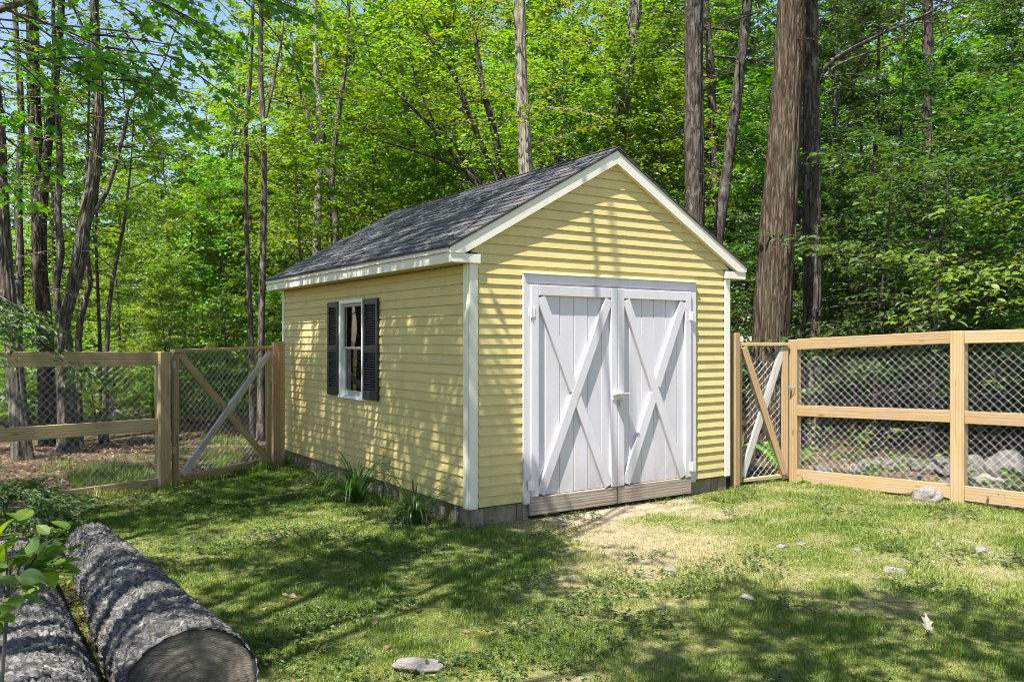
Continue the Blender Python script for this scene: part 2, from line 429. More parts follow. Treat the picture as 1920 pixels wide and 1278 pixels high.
lit = g.mix(g.ramp(n1_, [(.42, (0, 0, 0)), (.62, (.7, .7, .7))]), lit, (.05, .075, .02))
c = g.mix(g.n('ShaderNodeAttribute', attribute_name='yard').outputs['Fac'], lit, lawn)
t.links.new(c, b.inputs['Base Color']); b.inputs['Roughness'].default_value = 1; b.inputs['Specular IOR Level'].default_value = .1
t.links.new(g.bump(g.math('ADD', n2_, n3_), .6, .02), b.inputs['Normal'])
put('ground', me, m, kind='structure')

# ------------------------------------------------------------------ shed
W, L, ZB, ST, EX = 3.747, 5.565, .18, 2.44, .1016
ZT = ZB+ST                                    # underside of the eaves
OV, PO = .255, .07                            # eave overhang, rake projection
ZE = ZB+2.60                                  # roof surface at the eave edge
ZR = ZB+3.80                                  # roof surface at the ridge
SL = (ZR-ZE)/(W/2+OV)
shed = thing('shed', (0, 0, 0), 'pale yellow clapboard garden shed with white crossbuck double doors and charcoal roof', 'shed')
def board_quad(P, t, nrm, name, mt, M=None): pass
# foundation blocks
for fx in ('side', 'front_l', 'front_r'):
    if fx == 'side':
        y = 0.002
        while y < L-.01:
            y1 = min(y+.405, L); mb = MB(); mb.box((.095, (y+y1)/2, -.02), (.15+rng.uniform(-.004, .004), y1-y-.009, .39), bev=.006); putw('foundation_block', mb, M_conc, shed); y = y1
    else:
        a, b_ = ((.175, .70) if fx == 'front_l' else (3.06, W-.02)); x = a
        while x < b_-.02:
            x1 = min(x+.405, b_); mb = MB(); mb.box(((x+x1)/2, .095, -.02), (x1-x-.009, .15, .39), bev=.006); putw('foundation_block', mb, M_conc, shed); x = x1
mb = MB(); mb.box((W-.095, L/2, -.02), (.15, L-.02, .39), bev=.006); putw('foundation_block', mb, M_conc, shed)
# sheathing walls with a real hole at the window
WY0, WY1, WZ0, WZ1 = 2.505, 3.265, 1.125, 2.385
sh = MB()
for (y0, y1, z0, z1) in ((.022, WY0, ZB, ZT+.1), (WY1, L-.022, ZB, ZT+.1), (WY0, WY1, ZB, WZ0), (WY0, WY1, WZ1, ZT+.1)):
    sh.box((.06, (y0+y1)/2, (z0+z1)/2), (.08, y1-y0, z1-z0))
sh.box((W-.06, L/2, (ZB+ZT)/2+.05), (.08, L-.044, ST+.1)); sh.box((W/2, L/2, ZB+.02), (W-.3, L-.3, .03))
for yy in (.06, L-.06):
    xl, xr = .022, W-.022; zt = lambda x: ZE+(min(x, W-x)+OV)*SL-.06
    P = [(xl, ZB), (xr, ZB), (xr, zt(xr)), (W/2, zt(W/2)), (xl, zt(xl))]
    V = [(x, yy-.038, z) for x, z in P]+[(x, yy+.038, z) for x, z in P]
    sh.add(V, [[0, 1, 2, 3, 4], [9, 8, 7, 6, 5]]+[[i, i+5, (i+1) % 5+5, (i+1) % 5] for i in range(5)])
putw('wall', sh, M_int, shed)
# clapboards
def clap(axis, a0, a1, z, h, ta=0., tb=0., thin=False):
    """one board from a0 to a1; tops pulled in by ta, tb under the rake"""
    b0, b1 = .019, .003
    prof = [(-b0, 0), (-b1, h), (.004, h), (.004, 0)]           # (outwards is negative)
    V = []
    for e in (0, 1):
        for (o, zz) in prof:
            s = (a0+ta*zz/h) if e == 0 else (a1-tb*zz/h)
            V.append((o, s, z+zz) if axis == 'y' else (s, o, z+zz))
    F = [[0, 1, 2, 3], [7, 6, 5, 4]]+[[i, i+4, (i+1) % 4+4, (i+1) % 4] for i in range(4)]
    if axis == 'x': F = [f[::-1] for f in F]
    mb = MB(); mb.add(V, F); putw('clapboard', mb, M_yel, shed)
for k in range(24):
    z = ZB+.012+k*EX; h = EX-.001 if k < 23 else .085
    jt = rng.uniform(-.0012, .0012)
    if z+EX > WZ0-.01 and z < WZ1+.01:
        clap('y', .092, WY0+.002, z+jt, h); clap('y', WY1-.002, L-.092, z+jt, h)
        if z+h > WZ1+.004: clap('y', WY0+.002, WY1-.002, WZ1, z+h-WZ1)
        if z < WZ0-.02: clap('y', WY0+.002, WY1-.002, z+jt, WZ0-.012-z)
    else: clap('y', .092, L-.092, z+jt, h)
k = 0
while True:
    z = ZB+.012+k*EX; h = EX-.001; jt = rng.uniform(-.0012, .0012)
    if z+EX < ZT-.01:
        if z < 2.545: clap('x', .094, .630, z+jt, h); clap('x', 3.140, W-.094, z+jt, h)
        else: clap('x', .094, W-.094, z+jt, h)
    else:
        lim = .094 if z < ZT+.085 else .0
        fx = lambda zz: max((zz-(ZE-.155))/SL-OV, lim)
        if fx(z) > W/2-.03: break
        if fx(z+h) > W/2: h = (W/2-.004+OV)*SL+ZE-.155-z
        if h < .02: break
        xa, xb = fx(z), fx(z+h)
        clap('x', xa, W-xa, z+jt, h, xb-xa, xb-xa)
    k += 1
# corner boards
for (x0, yf) in ((0, 1), (W, 1)):
    s = 1 if x0 == 0 else -1
    mb = MB(); mb.box((x0+s*.047-s*.012, -.012, (ZB+ZT)/2), (.094, .024, ST), bev=.003); putw('corner_board', mb, M_trim, shed)
    mb = MB(); mb.box((x0-s*.012, .047, (ZB+ZT)/2), (.024, .090, ST-.002), bev=.003); putw('corner_board', mb, M_trim, shed)
mb = MB(); mb.box((-.012, L-.045, (ZB+ZT)/2), (.024, .09, ST-.002), bev=.003); putw('corner_board', mb, M_trim, shed)
mb = MB(); mb.box((W/2, L+.006, ZB+ST/2), (W-.04, .02, ST), bev=.002); putw('rear_siding', mb, M_yel, shed)
mb = MB(); mb.box((W+.002, L/2, ZB+ST/2), (.02, L-.2, ST), bev=.002); putw('side_siding', mb, M_yel, shed)
# eaves: soffit, fascia boards, return boards, rake boards
for s, x0 in ((-1, 0), (1, W)):
    mb = MB(); mb.box((x0+s*(OV/2-.012), L/2-.01, ZT+.008), (OV-.026, L+.02, .014)); putw('soffit', mb, M_yel, shed)
    mb = MB(); mb.box((x0+s*(OV-.012), L/2-.008, ZT+.045), (.022, L+.076, .100), bev=.003); putw('fascia_board', mb, M_trim, shed)
    mb = MB(); mb.box((x0+s*(OV+.004), L/2-.008, ZT+.122), (.026, L+.080, .052), bev=.003); putw('fascia_board', mb, M_trim, shed)
    xa, xb = (x0-OV-.0, x0+.094) if s < 0 else (x0-.094, x0+OV)
    mb = MB(); mb.box(((xa+xb)/2, -.036, ZT+.046), (xb-xa, .046, .090), bev=.003); putw('eave_return', mb, M_trim, shed)
    mb = MB(); mb.box(((xa+xb)/2-s*.05, -.014, ZT+.046), (xb-xa-.12, .030, .086)); putw('return_backing', mb, M_trim, shed)
def rake(y0, y1, dz, hh, s, name, mt):
    """board following the roof slope, plumb cut at ridge and eave; top is dz under the roof surface"""
    f = lambda x: ZE+(x+OV)*SL-dz
    xs = (-OV-.008, W/2)
    P = [(xs[0], f(xs[0])), (xs[1], f(xs[1])), (xs[1], f(xs[1])-hh)]
    zc = ZT+.0915
    if name == 'rake_board': P += [((zc+hh+dz-ZE)/SL-OV, zc), (xs[0], zc)]
    else: P += [(xs[0], f(xs[0])-hh)]
    if s > 0: P = [(W-x, z) for x, z in P]
    V = [(x, y0, z) for x, z in P]+[(x, y1, z) for x, z in P]
    n = len(P); F = [list(range(n))[::-1], list(range(n, 2*n))]+[[i, (i+1) % n, (i+1) % n+n, i+n] for i in range(n)]
    if s < 0: F = [q[::-1] for q in F]
    mb = MB(); mb.add(V, F); putw(name, mb, mt, shed)
for s in (-1, 1):
    rake(-PO, -.0045, .014, .145, s, 'rake_board', M_trim)
    rake(-PO-.012, -.01, .002, .012, s, 'drip_edge', M_edge)
    rake(-PO+.01, L+.05, .012, .05, s, 'roof_deck', M_int)
    rake(L+.01, L+.055, .014, .145, s, 'rake_board', M_trim)
    x0 = -OV-.016 if s < 0 else W+OV+.016
    mb = MB(); mb.box((x0-s*.0, L/2-.01, ZE-.018), (.026, L+.11, .010)); putw('drip_edge', mb, M_edge, shed)
# shingles of the visible slope, one by one
SLEN = math.hypot(W/2+OV+.03, SL*(W/2+OV+.03)); NR = 16; er = SLEN/NR; ncol = 18; cwid = (L+.13)/ncol
ca, sa = 1/math.sqrt(1+SL*SL), SL/math.sqrt(1+SL*SL)
shm = []
for k in range(5):
    mb = MB(); l = er+.05; wd = cwid-.006
    V = []; jj = [rng.uniform(-.010, .010) for _ in range(3)]
    for (xx, yt) in ((0+jj[0], .0165), (l, .005)):
        for yy in (-wd/2, 0, wd/2):
            o = (jj[1] if yy < 0 else jj[2] if yy > 0 else 0)*.6 if xx < .1 else 0
            V += [(xx+o, yy, yt), (xx+o, yy, -.001)]
    F = [[0, 2, 8, 6], [2, 4, 10, 8], [1, 7, 9, 3], [3, 9, 11, 5], [0, 1, 3, 2], [2, 3, 5, 4], [6, 8, 9, 7], [8, 10, 11, 9], [0, 6, 7, 1], [4, 5, 11, 10]]
    mb.add(V, [f[::-1] for f in F]); shm.append(mb.mesh('shingle')); shm[-1].materials.append(M_shin)
for r_ in range(NR):
    for c_ in range(ncol):
        s0 = r_*er; off = (r_ % 2)*cwid/2+rng.uniform(-.03, .03)
        yc = -PO-.015+cwid/2+c_*cwid+(off if 0 < c_ < ncol-1 else 0)*.5
        x = -OV-.03+s0*ca; z = ZE-.03*SL+s0*sa+.002+rng.uniform(0, .004)
        M = Matrix.Translation((x, yc, z)) @ Matrix.Rotation(-math.atan(SL)+rng.uniform(-.012, .012), 4, 'Y') @ Matrix.Rotation(rng.uniform(-.008, .008), 4, 'Z')
        put('shingle', shm[(r_*7+c_*3+int(rng.integers(5))) % 5], M_shin, shed, M)
mb = MB()
for r_ in range(NR):
    s0 = r_*er; p0 = np.array([W+OV+.03-s0*ca, L/2-.01, ZE-.03*SL+s0*sa]); p1 = p0+np.array([-ca, 0, sa])*(er+.04)
    B = basis(p1-p0, (sa, 0, ca)); V, F = cbox((er+.04, L+.13, .009)); mb.add(V@B.T+(p0+p1)/2+np.array([sa, 0, ca])*(.010-.002*(r_ % 2)), F)
putw('shingle', mb, M_shin, shed, kind='stuff')
for k in range(18):
    y = -PO-.01+(k+.5)*cwid; mb = MB()
    for s in (-1, 1):
        p0 = np.array([W/2, y, ZR+.022]); p1 = p0+np.array([s*ca, 0, -sa])*.13
        mb.beam(p0, p1, cwid+.02, .007, (s*sa, 0, ca), 0)
    putw('ridge_cap', mb, M_shin, shed)
# door casing
DX0, DX1, DZ0, DZ1 = .626, 3.144, .165, 2.545
mb = MB(); mb.box((DX0+.045, -.018, (DZ0+2.455)/2), (.090, .038, 2.455-DZ0), bev=.003); putw('door_casing', mb, M_white, shed)
mb = MB(); mb.box((DX1-.045, -.018, (DZ0+2.455)/2), (.090, .038, 2.455-DZ0), bev=.003); putw('door_casing', mb, M_white, shed)
mb = MB(); mb.box(((DX0+DX1)/2, -.018, 2.501), (DX1-DX0, .040, .090), bev=.003); putw('door_casing', mb, M_white, shed)
mb = MB(); mb.box(((DX0+DX1)/2, -.028, 2.551), (DX1-DX0+.01, .064, .010), bev=.002); putw('drip_cap', mb, M_white, shed)
mb = MB(); mb.box(((DX0+DX1)/2, .004, 2.44), (DX1-DX0-.18, .016, .03)); putw('door_head', mb, M_white, shed)
mb = MB(); mb.box((DX0+.06, .06, .06), (.07, .1, .2), bev=.004); putw('sill_post', mb, M_bare, shed)
# the doors: planks behind stiles, rails and a crossbuck
def door(x0, x1, hinge_left):
    root = bpy.data.objects.new('door', None); C.objects.link(root); WM[root] = Matrix.Translation(((x0+x1)/2, 0, .05))
    root.parent = shed; root.matrix_basis = WM[root].copy(); root.empty_display_size = .1
    z0, z1 = .235, 2.435; n = 6; pw = (x1-x0-.02)/n
    for i in range(n):
        mb = MB(); mb.box((x0+.01+(i+.5)*pw, -.008+rng.uniform(-.0012, .0012), (z0+z1)/2), (pw-.004, .020, z1-z0), bev=.0045); putw('plank', mb, M_white, root)
    yf = -.018; th = .042
    def slab(name, p0, p1, wd, y=yf, t=th, mt=M_white): 
        return beam(name, (p0[0], y-t/2, p0[1]), (p1[0], y-t/2, p1[1]), t, wd, mt, root, up=(0, 1, 0) if False else (1e-3, 0, 1) if abs(p1[1]-p0[1]) < .5 else (1, 0, 0))
    sw = .092
    slab('stile', (x0+sw/2, z0+.002), (x0+sw/2, z1), sw); slab('stile', (x1-sw/2, z0+.002), (x1-sw/2, z1), sw)
    slab('top_rail', (x0+sw+.001, z1-.055), (x1-sw-.001, z1-.055), .105)
    xa, xb, za, zb = x0+sw+.03, x1-sw-.03, z0+.02, z1-.125
    def diag(pa, pb, cut, y=yf):
        pa = np.array(pa); pb = np.array(pb)
        if not cut: slab('brace', pa, pb, .106, y)
        else:
            m_ = (pa+pb)/2; d = (pb-pa)/np.linalg.norm(pb-pa)
            slab('brace', pa, m_-d*.045, .112, y+.003); slab('brace', m_+d*.055, pb, .112, y+.003)
    diag((xa, za), (xb, zb), not hinge_left); diag((xa, zb), (xb, za), hinge_left)
    # bare weathered kick board
    beam('kick_board', (x0-.008 if hinge_left else x0+.003, -.030, .138), (x1-.003 if hinge_left else x1+.008, -.030, .138), .045, .188, M_bare, root)
    hx = x0-.005 if hinge_left else x1+.005
    for hz in (2.15, .36):
        mb = MB(); mb.box((hx-.02, -.064, hz), (.042, .006, .10), bev=.001); mb.box((hx+.025, -.064, hz), (.042, .006, .10), bev=.001)
        mb.tube([(hx, -.068, hz-.055), (hx, -.068, hz+.055)], .008, 8, True); putw('hinge', mb, M_hard, root)
    return root
dl = door(.712, 1.886, True); dr = door(1.893, 3.040, False)
# hasp hood and padlock
mb = MB(); mb.box((1.89, -.105, 1.262), (.18, .11, .010), M=Matrix.Rotation(R(-12), 3, 'X').to_4x4(), bev=.002); mb.box((1.89, -.064, 1.235), (.17, .008, .07), bev=.002)
putw('hasp_hood', mb, M_hard, shed)
mb = MB(); mb.box((1.915, -.085, 1.16), (.045, .02, .05), bev=.004); mb.tube([(1.900, -.085, 1.185), (1.900, -.085, 1.215), (1.915, -.085, 1.228), (1.930, -.085, 1.215), (1.930, -.085, 1.185)], .004, 6)
putw('padlock', mb, M_steel, shed)
# window
win = bpy.data.objects.new('window', None); C.objects.link(win); WM[win] = Matrix.Translation((0, (WY0+WY1)/2, WZ0)); win.parent = shed; win.matrix_basis = WM[win].copy(); win.empty_display_size = .1
def wpart(name, y0, y1, z0, z1, x0, x1, mt, bev=.002):
    mb = MB(); mb.box(((x0+x1)/2, (y0+y1)/2, (z0+z1)/2), (x1-x0, y1-y0, z1-z0), bev=bev); return putw(name, mb, mt, win)
fwid = .055
wpart('frame', WY0, WY0+fwid*.7, WZ0+.03, WZ1, -.040, .05, M_vinyl); wpart('frame', WY1-fwid, WY1, WZ0+.03, WZ1, -.040, .05, M_vinyl)
wpart('frame', WY0+fwid*.7, WY1-fwid, WZ1-.05, WZ1, -.040, .05, M_vinyl); wpart('sill', WY0-.004, WY1+.004, WZ0-.01, WZ0+.03, -.052, .05, M_vinyl)
ya, yb, zm = WY0+fwid*.7, WY1-fwid, 1.765
for (z0, z1, xo) in ((zm-.015, WZ1-.05, -.004), (WZ0+.03, zm+.018, .022)):
    r_ = .042
    wpart('sash', ya, ya+r_, z0, z1, xo, xo+.026, M_sash); wpart('sash', yb-r_, yb, z0, z1, xo, xo+.026, M_sash)
    wpart('sash', ya+r_, yb-r_, z1-r_, z1, xo, xo+.026, M_sash); wpart('sash', ya+r_, yb-r_, z0, z0+(.03 if xo < 0 else .06), xo, xo+.026, M_sash)
    wpart('pane', ya+r_-.004, yb-r_+.004, z0+.02, z1-r_+.004, xo+.011, xo+.015, M_glass, 0)
def shutter(y0, y1):
    z0, z1 = 1.135, 2.368
    s = bpy.data.objects.new('shutter', None); C.objects.link(s); WM[s] = Matrix.Translation((-.02, (y0+y1)/2, z0)); s.parent = shed; s.matrix_basis = WM[s].copy(); s.empty_display_size = .1
    st = .055; xm = -.036; mb = MB()
    for ya in (y0+st/2, y1-st/2): mb.box((xm, ya, (z0+z1)/2), (.030, st, z1-z0), bev=.004)
    for (za, zb) in ((z0, z0+.11), (1.715, 1.80), (z1-.07, z1)): mb.box((xm, (y0+y1)/2, (za+zb)/2), (.028, y1-y0-2*st, zb-za), bev=.003)
    mb.box((-.026, (y0+y1)/2, (z0+z1)/2), (.006, y1-y0-.02, z1-z0-.02)); putw('shutter_frame', mb, M_shut, s)
    for (za, zb) in ((z0+.115, 1.712), (1.803, z1-.073)):
        n = int((zb-za)/.030)
        for i in range(n):
            mb = MB(); mb.box((xm-.001, (y0+y1)/2, za+(i+.5)*(zb-za)/n), (.030, y1-y0-2*st-.002, .007), M=Matrix.Rotation(R(40), 3, 'Y').to_4x4()); putw('slat', mb, M_shut, s)
shutter(2.06, 2.484); shutter(3.288, 3.648)
mb = MB(); mb.tube([(-.028, .225, ZB+.0), (-.028, .225, -.06)], .013, 8); putw('conduit', mb, M_pipe, shed)

# pavers in front of the door
k = 0
for i in range(9):
    for j in range(2):
        x = .92+i*.235+(j % 2)*.09+rng.uniform(-.02, .02); y = -.20-j*.20+rng.uniform(-.02, .02)
        if (i < 2 and j > 0) or (i == 8 and j): continue
        s = (.21, .17, .05); mb = MB(); mb.box((0, 0, 0), (s[0]+rng.uniform(-.02, .02), s[1]+rng.uniform(-.02, .02), s[2]), bev=.012)
        o = put('paving_stone', mb.mesh('paving_stone'), M_pave, None, Matrix.Translation((x, y, float(gz(x, y))-.014+rng.uniform(-.006, .006))) @ Matrix.Rotation(rng.uniform(-.2, .2), 4, 'Z') @ Matrix.Rotation(rng.uniform(-.04, .04), 4, 'X'))
        tag(o, 'worn tan paving stone set in the ground below the shed doors', 'paving stone', 'paving stones below the shed doors'); k += 1

# ------------------------------------------------------------------ fences and gates
def P3(p, z): return np.array([p[0], p[1], z], float)
def chain(p0, p1, z0, z1, parent, off, a=.0475, rad=.0022, skew=0.):
    """woven zigzag wires between p0 and p1"""
    p0 = np.asarray(p0, float); d = np.asarray(p1, float)-p0; Ln = np.linalg.norm(d); d /= Ln; nn = np.array([-d[1], d[0]])
    mb = MB(); nw = int(Ln/a); nr = int((max(z1)-min(z0))/a)
    for i in range(nw):
        pts = []
        for j in range(nr+1):
            s = (i+(j+i) % 2)*a; f = s/Ln
            z = z0[0]+(z0[1]-z0[0])*f+(z1[0]+(z1[1]-z1[0])*f-z0[0]-(z0[1]-z0[0])*f)*j/nr
            o = off+(.0035 if j % 2 else -.0035)+.012*math.sin(s*2.3+j*.15)
            q = p0+d*(s+rng.uniform(-.0015, .0015)+skew*math.sin(j*.21))+nn*o; pts.append((q[0], q[1], z))
        mb.tube(pts, rad, 4)
    return putw('wire_mesh', mb, M_wire, parent, kind='stuff')
def post(p, h, s, mt, parent, d, z0=-.25):
    p = np.asarray(p); g_ = float(gz(*p))
    return beam('post', P3(p, g_+z0), P3(p, h), s, s, mt, parent, up=(-d[1], d[0], 0), bev=.008)
dirn = lambda a, b: (np.asarray(b)-np.asarray(a))/np.linalg.norm(np.asarray(b)-np.asarray(a))

# left fence
LPP = LO+(LO-LP)/np.linalg.norm(LO-LP)*2.4
fl = thing('fence', (*LP, 0), 'weathered timber rail fence with wire mesh running left from the wide gate', 'fence')
d = dirn(LO, LP)
for p, h in ((LP, 1.715), (LO, 1.76), (LPP, 1.76)): post(p, h, .145, M_pineG, fl, d)
for a_, b_, k in ((LO, LP, 0), (LPP, LO, 1)):
    A, B_ = a_+d*.074, b_-d*.074
    beam('rail', P3(A, 1.655), P3(B_, 1.625), .042, .17, M_pineG, fl); beam('rail', P3(A, .82), P3(B_, .795), .042, .155, M_pineG, fl)
    beam('rail', P3(A, .055), P3(B_, .05), .042, .13, M_pineG, fl)
    chain(A, B_, (.06, .06), (1.62, 1.60), fl, .034, skew=.03)
# wide left gate
GA, GB = np.array([-1.90, 4.245]), np.array([-.36, 5.07]); d = dirn(GA, GB); nrm = np.array([d[1], -d[0]])
gl_ = thing('gate', (*GA, 0), 'wide timber gate with crossed braces and wire mesh left of the shed', 'gate')
beam('stile', P3(GA+d*.045, .04), P3(GA+d*.045, 1.70), .042, .088, M_pineG, gl_, up=(*d, 0)); beam('stile', P3(GB-d*.045, .06), P3(GB-d*.045, 1.735), .042, .088, M_pineG, gl_, up=(*d, 0))
beam('rail', P3(GA+d*.0, 1.722), P3(GB, 1.76), .088, .040, M_pineG, gl_); beam('rail', P3(GA+d*.09, .065), P3(GB-d*.09, .10), .042, .088, M_pineG, gl_)
beam('brace', P3(GA+d*.10-0, 1.69), P3(GB-d*.10, .15), .040, .088, M_pineG, gl_, up=(*d, 0), label='brown brace running from the top of the gate post')
q = nrm*.043
beam('brace', P3(GA+d*.11+q, .12), P3(GB-d*.06+q, 1.69), .040, .088, M_silver, gl_, up=(*d, 0), label='silvered grey brace crossing in front')
chain(GA+d*.09, GB-d*.09, (.10, .12), (1.70, 1.73), gl_, .03, skew=.02)
beam('latch_block', P3(GB-d*.075+nrm*.05, .92), P3(GB-d*.075+nrm*.05, 1.27), .05, .075, M_pineG, gl_, up=(*d, 0))
for z in (.45, 1.55):
    mb = MB(); mb.box((*(GA+nrm*.03), z), (.05, .012, .09), M=Matrix.Rotation(math.atan2(d[1], d[0]), 3, 'Z').to_4x4(), bev=.002); putw('hinge', mb, M_steel, gl_)
mb = MB(); c0 = GB+d*.03+nrm*.03; mb.tube([(*(c0-d*.12), 1.21), (*(c0+d*.05), 1.22)], .008, 6, True); putw('latch', mb, M_steel, gl_)
gp = thing('gate_post', (-.19, 5.15, 0), 'orange brown square gate post against the rear corner of the shed', 'gate post')
post((-.255, 5.16), 1.835, .10, M_pine, gp, (1, 0)); beam('stop_board', P3((-.165, 5.17), -.1), P3((-.165, 5.17), 1.84), .04, .09, M_pine, gp, up=(1, 0, 0))
# right side: post at the shed, narrow gate, long fence
gp = thing('gate_post', (3.93, .06, 0), 'tall yellow pine gate post beside the front right corner of the shed', 'gate post')
post((3.925, .045), 1.95, .09, M_pine, gp, (1, 0)); beam('stop_board', P3((4.0, .085), -.1), P3((4.0, .085), 1.86), .05, .09, M_pineG, gp, up=(1, 0, 0))
HA, HB = np.array([4.04, .115]), np.array([4.795, -.075]); d = dirn(HA, HB); nrm = np.array([d[1], -d[0]])
gr = thing('gate', (*HA, 0), 'narrow timber gate with crossed braces between shed and right fence', 'gate')
beam('stile', P3(HA+d*.03, .05), P3(HA+d*.03, 1.79), .088, .042, M_pine, gr, up=(*d, 0)); beam('stile', P3(HB-d*.045, .06), P3(HB-d*.045, 1.79), .042, .088, M_pine, gr, up=(*d, 0))
beam('rail', P3(HA, 1.81), P3(HB, 1.81), .088, .040, M_pine, gr); beam('rail', P3(HA+d*.06, .075), P3(HB-d*.09, .10), .07, .042, M_pineG, gr)
q = nrm*.043
beam('brace', P3(HA+d*.07+q, 1.77), P3(HB-d*.08+q, .13), .040, .088, M_pine, gr, up=(*d, 0), label='yellow pine brace crossing in front')
beam('brace', P3(HA+d*.07, .12), P3(HB-d*.07, 1.77), .040, .088, M_silver, gr, up=(*d, 0), label='silvered grey brace behind the yellow one')
chain(HA+d*.06, HB-d*.09, (.10, .12), (1.78, 1.78), gr, .03)
for z in (.40, 1.55):
    mb = MB(); mb.box((*(HA+nrm*.05-d*.02), z), (.05, .012, .09), M=Matrix.Rotation(math.atan2(d[1], d[0]), 3, 'Z').to_4x4(), bev=.002); putw('hinge', mb, M_steel, gr)
mb = MB(); c0 = HB+d*.02+nrm*.04; mb.box((*c0, 1.23), (.06, .02, .05), bev=.003); mb.tube([(*(c0-d*.06+nrm*.02), 1.26), (*(c0+nrm*.05), 1.25), (*(c0+d*.07+nrm*.02), 1.23)], .006, 6); putw('latch', mb, M_steel, gr)

fr = thing('fence', (*FA, 0), 'sunlit new pine rail fence with bright wire mesh at the right', 'fence')
d = dirn(FA, FB); nrm = np.array([d[1], -d[0]])          # nrm points into the yard
FD = FB+d*2.4; FE = FD+d*2.4
for p, h in ((FA, 1.87), (FB, 1.965), (FD, 2.0), (FE, 2.03)): post(p, h, .145 if p is not FA else .12, M_pine, fr, d)
ks = [(FA, FB, (1.81, 1.895), (.95, 1.0), (.105, .15)), (FB, FD, (1.895, 1.95), (1.0, 1.04), (.15, .17)), (FD, FE, (1.95, 1.98), (1.04, 1.06), (.17, .19))]
for i, (a_, b_, zt, zm, zb) in enumerate(ks):
    A, B_ = a_+d*(.062 if i == 0 else .074), b_-d*.074; ins = nrm*.035
    beam('rail', P3(A+ins, zt[0]), P3(B_+ins, zt[1]), .040, .140, M_pine, fr); beam('rail', P3(A+ins, zm[0]), P3(B_+ins, zm[1]), .040, .140, M_pine, fr)
    if i: beam('rail', P3(A+ins, zb[0]), P3(B_+ins, zb[1]), .040, .165, M_pine, fr)
    else:                                                # bottom board scribed over a stone
        Ln = np.linalg.norm(B_-A); ss = np.concatenate([np.linspace(0, Ln-.72, 6), np.linspace(Ln-.68, Ln-.06, 14), [Ln]])
        arch = .095*np.exp(-((ss-(Ln-.27))/.15)**2); pts = []
        B3 = np.array([d[0], d[1], 0]); N3 = np.array([nrm[0], nrm[1], 0])
        top = [(s, zb[0]+(zb[1]-zb[0])*s/Ln+.083) for s in ss]; bot = [(s, zb[0]+(zb[1]-zb[0])*s/Ln-.083+h) for s, h in zip(ss, arch)]
        n = len(ss); V = []
        for o in (-.02, .02):
            V += [(s-Ln/2, o, z-.12) for s, z in top]+[(s-Ln/2, o, z-.12) for s, z in bot]
        F = []
        for k in range(n-1):
            F += [[k, k+1, n+k+1, n+k], [2*n+k+1, 2*n+k, 3*n+k, 3*n+k+1], [k+1, k, 2*n+k, 2*n+k+1], [n+k, n+k+1, 3*n+k+1, 3*n+k]]
        F += [[0, n, 3*n, 2*n], [n-1, 3*n-1, 4*n-1, 2*n-1]]
        mb = MB(); mb.add(V, F); me = mb.mesh('rail')
        M = Matrix([[d[0], N3[0], 0, 0], [d[1], N3[1], 0, 0], [0, 0, 1, 0], [0, 0, 0, 1]]); M.translation = Vector(P3((A+B_)/2+ins, .12))
        put('rail', me, M_pine, fr, M)
    chain(A, B_, (zb[0]-.02, zb[1]-.02), (zt[0], zt[1]), fr, .005)
# ------------------------------------------------------------------ trees
UP = np.array([0, 0, 1.])
def nrmz(a): return a/(np.linalg.norm(a, axis=-1, keepdims=True)+1e-9)
class Leaves:
    def __init__(s): s.P = []; s.D = []; s.N = []; s.S = []; s.L = []
    def add(s, P, D, N, S, Lv):
        P = np.asarray(P).reshape(-1, 3); n = len(P)
        s.P.append(P); s.D.append(np.broadcast_to(np.asarray(D), (n, 3))); s.N.append(np.broadcast_to(np.asarray(N), (n, 3)))
        s.S.append(np.broadcast_to(S, (n,))); s.L.append(np.broadcast_to(Lv, (n,)))
    def count(s): return sum(len(p) for p in s.P)
    def mesh(s, name, wid=.62, shape='kite'):
        P, D, N, S, Lv = (np.concatenate(q) for q in (s.P, s.D, s.N, s.S, s.L))
        D = nrmz(D); X_ = nrmz(np.cross(N, D)); N = np.cross(D, X_); n = len(P); S = S[:, None]
        if shape == 'kite':
            o = [(0, 0, 0), (.42, wid/2, .10), (1, 0, -.06), (.42, -wid/2, .10)]; fs = [[0, 1, 2, 3]]
        elif shape == 'ovate':
            k_ = wid/.62; h = [(.06, .10, .02), (.18, .23, .05), (.34, .31, .07), (.52, .31, .07), (.70, .24, .05), (.86, .12, .0)]
            o = [(0, 0, 0)]+[(a, b*k_, c) for a, b, c in h]+[(1.02, 0, -.10)]+[(a, -b*k_, c) for a, b, c in h[::-1]]+[(.2, 0, .015), (.55, 0, .02)]
            fs = [[0, 1, 2, 14], [14, 2, 3, 15], [15, 3, 4, 5], [15, 5, 6, 7], [15, 7, 8, 9], [15, 9, 10, 11], [14, 15, 11, 12], [0, 14, 12, 13]]
        else:   # lobed maple leaf
            h = [(.02, .30), (.20, .52), (.30, .30), (.58, .56), (.60, .20)]
            o = [(0, 0, 0)]+[(a, b, .07) for a, b in h]+[(1, 0, -.08)]+[(a, -b, .07) for a, b in h[::-1]]+[(.35, 0, 0)]
            fs = [[0, 1, 2, 12], [12, 2, 3, 4], [12, 4, 5, 6], [12, 6, 7, 8], [12, 8, 9, 10], [12, 10, 11, 0]]
        V = np.stack([P+S*(a*D+b*X_+c*N) for a, b, c in o], 1); k = len(o)
        base = np.arange(n)[:, None]*k
        F3 = [base+np.array(f)[None] for f in fs if len(f) == 3]; F4 = [base+np.array(f)[None] for f in fs if len(f) == 4]
        Fs = ([np.concatenate(F3)] if F3 else [])+([np.concatenate(F4)] if F4 else [])
        return mesh_np(name, V.reshape(-1, 3), Fs, False, {'lv': ('POINT', np.repeat(Lv, k))})

